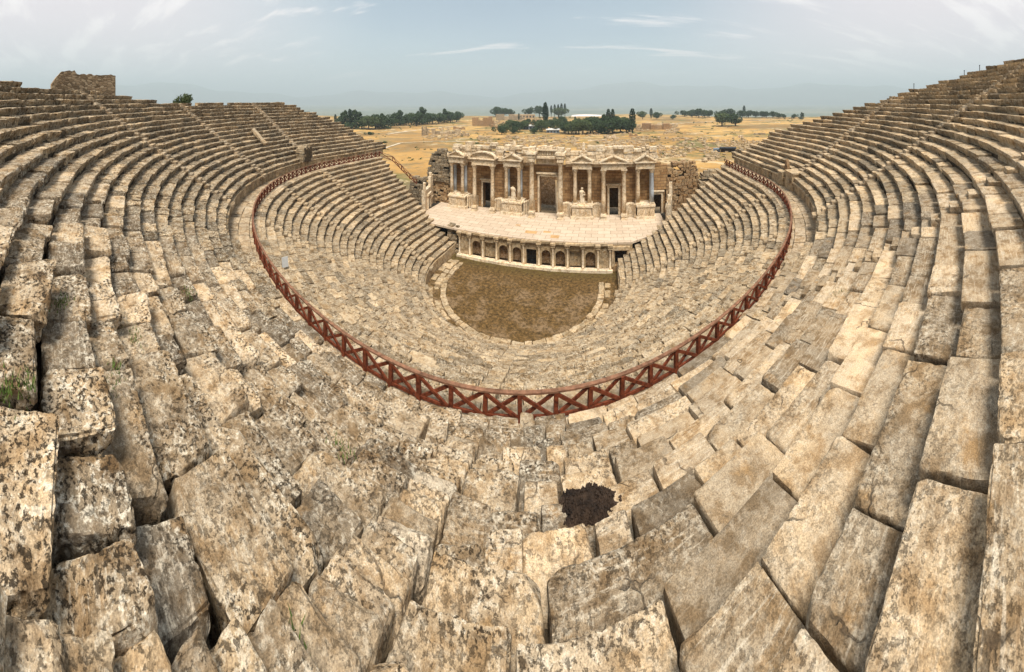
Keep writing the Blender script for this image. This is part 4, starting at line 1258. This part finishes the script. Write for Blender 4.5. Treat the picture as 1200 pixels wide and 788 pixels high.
# burnt hollow between the near blocks
rp = row_point(690, 592)
if rp:
    nr_, na_ = 26, 64; V = [(0, 0, .1)]; Q = []; T = []
    for j in range(1, nr_ + 1):
        for i in range(na_):
            a_ = 2 * PI * i / na_; t = j / nr_
            rr = t * (.47 + .09 * math.sin(2 * a_ + 1) + .06 * math.sin(5 * a_) + .03 * math.sin(11 * a_ + 2))
            V.append((rr * 1.25 * math.cos(a_), rr * math.sin(a_), .16 * math.sin(PI * min(1, .25 + .75 * t)) - .05 * t))
    V = np.array(V); V[:, 2] += .05 * fbm(V * 6, 3) + .03 * fbm(V * 19 + 3, 2)
    Q = [(1 + j * na_ + i, 1 + (j + 1) * na_ + i, 1 + (j + 1) * na_ + (i + 1) % na_, 1 + j * na_ + (i + 1) % na_) for j in range(nr_ - 1) for i in range(na_)]
    hb = MB(); hb.add(V, Q, [(0, 1 + i, 1 + (i + 1) % na_) for i in range(na_)])
    r_ = np.random.default_rng(44)
    for _ in range(420):
        a_ = r_.uniform(0, 2 * PI); t = r_.uniform(.1, 1.12) ** .6; rr = t * (.47 + .09 * math.sin(2 * a_ + 1) + .06 * math.sin(5 * a_))
        sz = r_.uniform(.015, .06)
        hb.box((rr * 1.25 * math.cos(a_), rr * math.sin(a_), .16 * math.sin(PI * min(1, .25 + .75 * min(t, 1))) - .03 * t), (sz * r_.uniform(.7, 1.6), sz, sz * .8), *r_.uniform(0, 3, 3), jit=sz * .25)
    o = hb.build('charred_soil', M['black'], None, label='black charred heap of soil lying among the near stone blocks', cat='charred soil', loc=rp[:3]); o.scale = (.78, .78, .9)
# grass tufts in the joints
tufts = [(28, 458), (8, 462), (128, 455), (70, 357), (400, 525), (345, 775), (135, 440), (222, 345), (160, 400), (985, 345)]
for i, (x, y) in enumerate(tufts):
    rp = row_point(x, y)
    if not rp: continue
    dd = math.hypot(rp[0] - CAM[0], rp[1] - CAM[1]); r_ = np.random.default_rng(i); mb = MB(); nb = 60; w_ = .10 + .012 * dd
    for k_ in range(nb):
        x0, y0 = r_.normal(0, w_, 2) * (1, .5); a_ = r_.uniform(0, 2 * PI); h_ = r_.uniform(.05, .15); bx = math.cos(a_) * h_ * .5; by = math.sin(a_) * h_ * .5; s_ = .012
        mb.add([(x0 - s_ * math.sin(a_), y0 + s_ * math.cos(a_), 0), (x0 + s_ * math.sin(a_), y0 - s_ * math.cos(a_), 0), (x0 + bx, y0 + by, h_)], None, [(0, 1, 2)])
    near = ('beside the tall pitted riser', 'at the foot of the tall pitted riser', 'in a joint of the pitted blocks', 'on the seat edge below the rim wall', 'low among the tilted blocks before the railing', 'under the slabs at the very bottom', 'in the second joint of the pitted blocks', 'between worn seats toward the podium wall', 'between worn seats near the tall riser', 'in a hollow among smooth seats')[i]
    mb.build('grass_tuft', M['grass'], None, label='small green grass tuft ' + near, cat='grass tuft', group='grass tufts in the joints', loc=(rp[0], rp[1], rp[2] - .01))

# ------------------------------------------------------------------ trees
def crown_mesh(name, lobes, n, size, mat, seed):
    """many small leaf clumps through the volume of several lobes"""
    r_ = np.random.default_rng(seed); V = []; T = []
    for (cx, cy, cz, rx, ry, rz_) in lobes:
        for _ in range(n):
            d = r_.normal(0, 1, 3); d /= np.linalg.norm(d); rr = r_.uniform(.55, 1.02) ** .7
            c = np.array([cx + d[0] * rx * rr, cy + d[1] * ry * rr, cz + d[2] * rz_ * rr])
            for _k in range(3):
                e = r_.normal(0, 1, (3, 3)); e /= np.linalg.norm(e, axis=1, keepdims=True)
                b = len(V); V += list(c + e * size * r_.uniform(.5, 1.2)); T.append((b, b + 1, b + 2))
    return mesh_from(name, V, None, mat, False, None, T)
def trunk_mesh(name, h, r, limbs=()):
    mb = MB(); mb.lathe([(r * 1.4, -.5), (r, .3), (r * .8, h * .6), (r * .45, h)], n=8)
    for (ax, ay, z0, L) in limbs: mb.bar((0, 0, z0), (ax * L, ay * L, z0 + L * .8), r * .5, r * .5)
    o = mb.build(name, M['bark']); me = o.data; bpy.data.objects.remove(o); return me
KINDS = {}
for kd, seed in (('broad', 1), ('broad2', 2), ('pine', 3)):
    r_ = np.random.default_rng(seed)
    lobes = [(r_.normal(0, .22), r_.normal(0, .22), .3 + .5 * r_.random(), *(r_.uniform(.2, .36, 2)), r_.uniform(.18, .28)) for _ in range(9)]
    if kd == 'pine': lobes = [(r_.normal(0, .12) * (1.1 - t), r_.normal(0, .12), .14 + .78 * t, .34 * (1.1 - t * .75), .30 * (1.1 - t * .75), .14) for t in np.linspace(0, 1, 8)]
    KINDS[kd] = (crown_mesh('crown', lobes, 150, .055, M['leaf2'] if kd == 'broad2' else M['leaf'], seed), trunk_mesh('trunk', .6, .035, ((.3, .2, .3, .3), (-.3, .1, .35, .3))))
lob = [(0, 0, t, .12 * math.sin(PI * min(1, (1.04 - t) * 1.15)) ** .6 + .01, .12 * math.sin(PI * min(1, (1.04 - t) * 1.15)) ** .6 + .01, .1) for t in np.linspace(.1, .96, 9)]
KINDS['cypress'] = (crown_mesh('crown', lob, 120, .03, M['cypress'], 9), trunk_mesh('trunk', .3, .02))
def ground_hit(x, y):
    su, sv = ground_dir(x)
    t = GT_
    key = round(x * 2)
    if key not in _gz: _gz[key] = ground_z(CAM[0] + t * su, CAM[1] + t * sv)
    z = _gz[key]
    hit = np.nonzero(CAM[2] - (y - HOR) / FPX * t <= z)[0]
    if not len(hit): return None
    i = hit[0]
    return CAM[0] + t[i] * su, CAM[1] + t[i] * sv, float(z[i]), float(t[i])
GT_ = np.geomspace(75, 1300, 420); _gz = {}
NAMES = {'broad': ('broadleaf_tree', 'dark rounded tree'), 'broad2': ('broadleaf_tree', 'olive green rounded tree'), 'pine': ('pine_tree', 'dark pine'), 'cypress': ('cypress_tree', 'slim dark cypress')}
def plant(x, y, hpx, kd, label, group=None, wide=1.0):
    g_ = ground_hit(x, y)
    if g_ is None:
        su, sv = ground_dir(x); t = 700; u, v = CAM[0] + t * su, CAM[1] + t * sv; g_ = (u, v, CAM[2] - (y - HOR) / FPX * t, t)
    u, v, z, t = g_; hm = hpx / FPX * t
    o = thing(NAMES[kd][0], label, 'tree', (u, v, z - .2), group)
    o.rotation_euler = (0, 0, R.uniform(0, 6)); o.scale = (hm * wide, hm * wide, hm)
    link('crown', KINDS[kd][0], o); link('trunk', KINDS[kd][1], o)
cnt = {}
def line(trees, phrase, group):
    trees = sorted(trees, key=lambda t: t[0])
    c = {}
    for (x, y, h, kd, *wd) in trees:
        k_ = NAMES[kd][1]; c[k_] = c.get(k_, 0) + 1
        plant(x, y, h, kd, '%s, %s of its kind %s' % (k_, ORD[c[k_]], phrase), group, *(wd or (1.0,)))
T1 = [(393, 149, 11, 'cypress'), (399, 150, 12, 'broad'), (404, 150, 15, 'pine'), (410, 151, 17, 'cypress', 1.5), (417, 151, 16, 'pine', 1.4), (424, 151, 12, 'broad', 1.5), (432, 152, 13, 'broad2', 1.4), (440, 151, 14, 'broad', 1.3), (448, 151, 13, 'pine', 1.4), (455, 150, 10, 'broad', 1.5), (462, 148, 13, 'broad', 1.3), (469, 147, 13, 'pine', 1.3), (476, 147, 10, 'broad', 1.4), (482, 147, 12, 'broad2', 1.3), (488, 148, 13, 'broad', 1.3), (495, 146, 15, 'pine', 1.3), (501, 146, 11, 'broad', 1.4), (507, 145, 10, 'broad2', 1.4), (514, 145, 10, 'broad', 1.4), (521, 144, 12, 'pine', 1.3), (528, 144, 11, 'broad', 1.4), (535, 143, 10, 'broad', 1.3)]
T1 = [(x, y, h * 1.3, k_, *[w_ * .85 for w_ in wd]) for x, y, h, k_, *wd in T1]
line(T1, 'along the plateau edge counted from the seats', 'trees along the plateau edge')
T2 = [(581, 137, 9, 'broad', 1.6), (590, 136, 7, 'broad', 1.8), (599, 136, 6, 'broad', 1.8), (620, 136, 7, 'broad', 1.6), (632, 136, 9, 'broad', 1.5), (639, 150, 26, 'cypress', 1.2), (641, 143, 16, 'cypress', 1.2), (646, 135, 10, 'cypress', 1.3), (650, 135, 11, 'cypress', 1.3), (654, 135, 11, 'cypress', 1.3), (658, 135, 12, 'cypress', 1.3), (662, 134, 11, 'cypress', 1.3), (655, 138, 9, 'broad2', 1.8), (608, 142, 8, 'cypress', 1.3), (598, 152, 9, 'broad2', 1.3), (606, 155, 10, 'broad', 1.4), (614, 152, 8, 'broad2', 1.4), (588, 158, 8, 'broad', 1.5), (635, 155, 11, 'broad2', 1.3), (626, 157, 6, 'broad', 1.6), (645, 152, 9, 'broad', 1.4), (652, 150, 8, 'broad2', 1.4), (660, 148, 9, 'broad', 1.4), (618, 147, 6, 'broad', 1.5), (592, 155, 8, 'broad2', 1.3), (601, 157, 7, 'broad', 1.4), (632, 152, 9, 'broad', 1.4)]
T2 = [(x, y, h * (1.4 if k_ != 'cypress' else 1.1), k_, *[w_ * .8 for w_ in wd]) for x, y, h, k_, *wd in T2]
line(T2, 'around the museum buildings', 'trees around the museum buildings')
T3 = [(666, 157, 12, 'broad', 1.3), (675, 157, 14, 'broad', 1.4), (683, 158, 15, 'broad2', 1.3), (692, 157, 15, 'broad', 1.4), (701, 157, 14, 'broad', 1.3), (709, 157, 16, 'pine', 1.2), (718, 157, 15, 'broad', 1.4), (727, 156, 13, 'broad2', 1.3), (734, 156, 12, 'broad', 1.3), (713, 152, 21, 'cypress', 1.3), (718, 152, 21, 'cypress', 1.2), (741, 156, 25, 'cypress', 1.4), (674, 148, 10, 'cypress', 1.3), (661, 156, 9, 'broad', 1.4), (670, 158, 11, 'broad2', 1.4), (688, 153, 12, 'broad', 1.4), (697, 152, 12, 'broad2', 1.4), (706, 152, 12, 'broad', 1.4), (724, 151, 12, 'broad', 1.4), (731, 151, 11, 'broad2', 1.4), (738, 155, 12, 'broad', 1.3)]
T3 = [(x, y, h * (1.35 if k_ != 'cypress' else 1.1), k_, *[w_ * .85 for w_ in wd]) for x, y, h, k_, *wd in T3]
line(T3, 'in the dark grove beyond the facade', 'trees of the dark grove')
T4 = [(753, 140, 9, 'broad2', 1.2), (763, 139, 10, 'cypress', 1.6), (769, 140, 8, 'broad', 1.3), (788, 140, 5, 'broad', 1.5), (802, 137, 7, 'broad', 1.8), (811, 138, 8, 'broad', 1.5), (819, 138, 10, 'broad', 1.5), (826, 138, 8, 'broad', 1.4), (831, 138, 8, 'broad', 1.4), (846, 148, 15, 'broad2', 1.4), (862, 148, 14, 'broad', 1.5), (846, 138, 8, 'broad', 1.5), (856, 137, 9, 'broad', 1.5), (868, 138, 8, 'broad', 1.5), (872, 137, 11, 'cypress', 1.4), (877, 138, 8, 'broad', 1.6), (885, 138, 7, 'broad', 1.5), (893, 138, 7, 'broad', 1.5), (898, 138, 7, 'broad', 1.5), (905, 138, 7, 'broad', 1.4), (912, 139, 6, 'broad', 1.4), (919, 139, 5, 'broad', 1.4), (930, 139, 5, 'broad', 1.5), (940, 140, 7, 'pine', 1.2)]
T4 = [(x, y, h * 1.15, k_, *[w_ * .85 for w_ in wd]) for x, y, h, k_, *wd in T4]
line(T4, 'along the far edge beyond the railing end', 'trees along the far edge of the field')
for i, (x, y, h, lb) in enumerate(((434, 158, 6, 'small round bush in the golden field near the tree line'), (451, 168, 4, 'tiny dark bush alone in the golden field'), (455, 151, 5, 'low bush at the corner of the field track'))):
    g_ = ground_hit(x, y); hm = h / FPX * g_[3]
    o = link('bush', KINDS['broad'][0], None, lb, 'bush', None, None, (g_[0], g_[1], g_[2] - hm * .4)); o.scale = (hm * 1.4, hm * 1.4, hm)
# tree behind the left rim
su, sv = ground_dir(213); t = 62
o = thing('broadleaf_tree', 'green tree top showing over the rim of the seats', 'tree', (CAM[0] + t * su, CAM[1] + t * sv, 17.5)); o.scale = (5.5, 5.5, 9.5)
link('crown', crown_mesh('crown', [(0, 0, .78, .3, .3, .13), (.2, .1, .86, .2, .2, .1), (-.25, 0, .74, .25, .25, .08)], 110, .05, M['leaf2'], 31), o); link('trunk', KINDS['broad'][1], o)

# ------------------------------------------------------------------ buildings, ruins and rubble on the plain
def building(x, y, wpx, hpx, name, lab, cat, mat, roof=None, nwin=0, depth=12, ragged=False):
    g_ = ground_hit(x, y)
    if not g_: return
    u, v, z, t = g_; w_ = wpx / FPX * t; h_ = hpx / FPX * t
    bo = thing(name, lab, cat, (u, v, z - .5)); bo.rotation_euler = (0, 0, -math.atan2(u - CAM[0], v - CAM[1]))
    r_ = np.random.default_rng(int(x))
    mb = MB()
    if ragged:
        xx = -w_ / 2
        while xx < w_ / 2:
            L = r_.uniform(.12, .3) * w_; L = min(L, w_ / 2 - xx + .01); hh = h_ * r_.uniform(.45, 1.05)
            mb.box((xx + L / 2, depth / 2 + r_.uniform(-1, 1), hh / 2), (L, depth * r_.uniform(.5, 1), hh), tone=r_.uniform(.2, .9), pit=.6, jit=.25); xx += L
    else:
        mb.box((0, depth / 2, h_ / 2), (w_, depth, h_), tone=.6)
    mb.build('wall', mat, bo)
    if roof:
        mb = MB(); mb.box((0, depth / 2, h_ + .25), (w_ + 1.2, depth + 1.2, .5)); mb.build('roof', roof, bo)
    for k_ in range(nwin):
        mb = MB(); mb.box((-w_ / 2 + w_ * (k_ + .5) / nwin, -.02, h_ * .5), (w_ / nwin * .45, .2, h_ * .45)); mb.build('window', M['iron'], bo)
    return bo
building(566, 148, 26, 11, 'ruined_bathhouse', 'broad ruined stone building standing near the middle tree line', 'ruin', M['ruin'], ragged=True, depth=14)
building(598, 141, 34, 7, 'ruined_bathhouse', 'long ruined stone building with pale upper walls among the trees', 'ruin', M['seat_far'], ragged=True, depth=14)
building(614, 139, 26, 5, 'museum_block', 'long pale flat building behind the ruined walls', 'building', M['podium'], nwin=7, depth=12)
building(620, 152, 22, 4.5, 'low_house', 'low house with a bright white roof among the trees', 'house', M['tarp'], M['roofwhite'], 6)
building(648, 156, 15, 4, 'low_house', 'low dark house with a flat white roof beside the grove', 'house', M['tarp'], M['roofwhite'], 4)
building(655, 146, 16, 5, 'ruined_wall', 'squat ruined wall below the row of cypresses', 'ruin', M['seat_far'], ragged=True, depth=8)
building(628, 146, 20, 4, 'ruined_wall', 'low brown ruined wall beside the tall cypress', 'ruin', M['ruin'], ragged=True, depth=6)
building(770, 152, 36, 9, 'ruined_wall', 'jagged brown ruins beyond the dark grove', 'ruin', M['ruin'], ragged=True, depth=16)
building(523, 158, 34, 7, 'ruined_wall', 'broken grey ruin line crossing the golden field', 'ruin', M['seat_far'], ragged=True, depth=5)
building(498, 159, 8, 11, 'ruined_wall', 'single tall grey ruin stub in the golden field', 'ruin', M['seat_far'], ragged=True, depth=4)
building(545, 160, 12, 5, 'ruined_wall', 'small grey wall fragment at the end of the ruin line', 'ruin', M['seat_far'], ragged=True, depth=4)
building(717, 163, 12, 6, 'ruined_wall', 'pale upright fragments in front of the dark grove', 'ruin', M['marble'], ragged=True, depth=3)
building(868, 162, 6, 5, 'ruined_wall', 'small pale wall corner in the field beyond the railing end', 'ruin', M['marble'], ragged=True, depth=3)
# dark shelter near the right seats
building(853, 178.5, 17, 5, 'site_shelter', 'black open shelter beside the end of the lower seats', 'shelter', M['black'], M['iron'], 0, 3)
building(840, 178.5, 8, 5, 'site_hut', 'grey blue cabin next to the black shelter', 'hut', M['tarp'], None, 1, 3)
# rubble field: too many to count
mb = MB(); r_ = np.random.default_rng(21); nst = 0
spots = [(560, 760, 160, 186), (760, 905, 162, 190), (670, 760, 155, 168), (495, 560, 150, 164), (570, 650, 140, 150), (745, 800, 146, 158), (800, 845, 178, 200)]
wts = np.array([1500, 800, 350, 260, 250, 380, 280])
for (x0, x1, y0, y1), nn in zip(spots, wts):
    for _ in range(nn):
        x, y = r_.uniform(x0, x1), r_.uniform(y0, y1)
        if vnoise(np.array([[x * .06, y * .16, 3.]]))[0] + .5 * vnoise(np.array([[x * .2, y * .4, 8.]]))[0] < .72: continue
        g_ = ground_hit(x, y)
        if not g_: continue
        s_ = r_.uniform(.4, 1.3) * (.6 + g_[3] / 320.); hh = s_ * r_.uniform(.4, .9)
        if g_[1] < 24: continue
        mb.box((g_[0], g_[1], g_[2] + hh * .3), (s_ * r_.uniform(.8, 2), s_, hh), rz=r_.uniform(0, 3), rx=r_.normal(0, .12), tone=r_.uniform(.2, 1.), pit=.4, jit=.12 * s_)
mb.build('rubble', M['podium'], None, kind='stuff', label='scattered pale ruin stones over the golden field')
mb = MB(); V = []; T = []
for _ in range(900):
    x, y = r_.uniform(440, 930), 138 + 52 * r_.random() ** 1.5
    if vnoise(np.array([[x * .05, y * .2, 21.]]))[0] < .5: continue
    g_ = ground_hit(x, y)
    if not g_ or g_[1] < 26: continue
    s_ = r_.uniform(.35, 1.0) * (.6 + g_[3] / 260.)
    for _k in range(26):
        dd = r_.normal(0, 1, 3); dd[2] = abs(dd[2]); dd /= np.linalg.norm(dd); c = np.array(g_[:3]) + dd * s_ * r_.uniform(.4, 1) * (1, 1, .7)
        e = r_.normal(0, 1, (3, 3)) * s_ * .22; b = len(V); V += list(c + e); T.append((b, b + 1, b + 2))
link('scrub', mesh_from('scrub', V, None, M['leaf2'], False, None, T), None, 'low olive scrub dotted over the golden field', None, None, 'stuff')
def track(name, pts, w_):
    V = []; Q = []
    P = [ground_hit(x, y) for x, y in np.stack([np.interp(np.linspace(0, 1, 60), np.linspace(0, 1, len(pts)), [p[i] for p in pts]) for i in (0, 1)], 1)]
    P = np.array([p[:2] for p in P if p])
    d = np.gradient(P, axis=0); d /= np.linalg.norm(d, axis=1, keepdims=True) + 1e-9
    for (u, v), (dx, dy) in zip(P, d):
        for sg in (-1, 1):
            uu, vv = u - dy * w_ * sg, v + dx * w_ * sg
            V.append((uu, vv, float(ground_z(np.array([uu]), np.array([vv]))[0]) + .25))
    Q = [(2 * i, 2 * i + 1, 2 * i + 3, 2 * i + 2) for i in range(len(P) - 1)]
    link(name, mesh_from(name, V, Q, M['track']), kind='structure')
M['track'] = plain('dusty_track', (.50, .41, .29), 1., .2, .2)
track('path', [(452, 158), (480, 154), (520, 149.5), (548, 147)], 1.6)
track('path', [(770, 146), (810, 144), (850, 142), (905, 142)], 2.2)
track('path', [(445, 176), (470, 168), (510, 166), (560, 167)], 1.0)
for (x, y, w_, h_, lb, mt) in ((585, 150, 20, 4, 'low ruined wall near the white roofed house', 'ruin'), (672, 163, 16, 3, 'thin line of fallen blocks below the dark grove', 'podium'), (800, 163, 26, 3, 'long low wall line in the open field', 'seat_far'), (760, 166, 18, 4, 'cluster of upright ruin blocks behind the facade end', 'podium'), (742, 160, 10, 5, 'short brown ruin by the grove corner', 'ruin'), (700, 166, 22, 3, 'pale row of fallen drums behind the facade', 'marble'), (640, 163, 20, 3, 'low grey wall footing behind the central entablature', 'seat_far'), (538, 152, 14, 3.5, 'brown wall stub beside the field track', 'ruin'), (890, 158, 14, 2.5, 'faint low wall toward the far edge trees', 'seat_far')):
    building(x, y, w_, h_, 'ruined_wall', lb, 'ruin', M[mt], ragged=True, depth=3)
# pale travertine slope at the plateau edge
g_ = None
su, sv = ground_dir(692); t = 760; c = (CAM[0] + t * su, CAM[1] + t * sv)
mb = MB(); an = -math.atan2(su, sv)
V = []; Q = []
for i in range(25):
    for j in range(7):
        x = -48 + 96 * i / 24; y = -20 + 70 * j / 6; zz = CAM[2] - (136.5 - HOR) / FPX * t + (4.5 * math.sin(PI * j / 6) * math.sin(PI * i / 24) ** .6) * (1.25 - i / 24 * .7) - 3 * (j in (0, 6)) - 6 * (i in (0, 24))
        V.append((c[0] + x * math.cos(an) - y * math.sin(an), c[1] + x * math.sin(an) + y * math.cos(an), zz))
for i in range(24):
    for j in range(6):
        p = i * 7 + j; Q.append((p, p + 7, p + 8, p + 1))
link('travertine_terrain', mesh_from('travertine_terrain', V, Q, M['travertine'], True), kind='structure')

# ------------------------------------------------------------------ air
HAZE = True
if HAZE:
    hm_ = bpy.data.materials.new('haze'); hm_.use_nodes = True; ht = hm_.node_tree; ht.nodes.clear()
    out = ht.nodes.new('ShaderNodeOutputMaterial'); pv = ht.nodes.new('ShaderNodeVolumePrincipled')
    pv.inputs['Color'].default_value = (.80, .94, .98, 1); pv.inputs['Density'].default_value = 0.0002; pv.inputs['Anisotropy'].default_value = 0.0
    ht.links.new(pv.outputs[0], out.inputs['Volume'])
    mb = MB(); zb, ztp = -215., 1100.
    mb.box((0, 0, (zb + ztp) / 2), (44000, 44000, ztp - zb))
    o = mb.build('haze', hm_, None, kind='stuff')
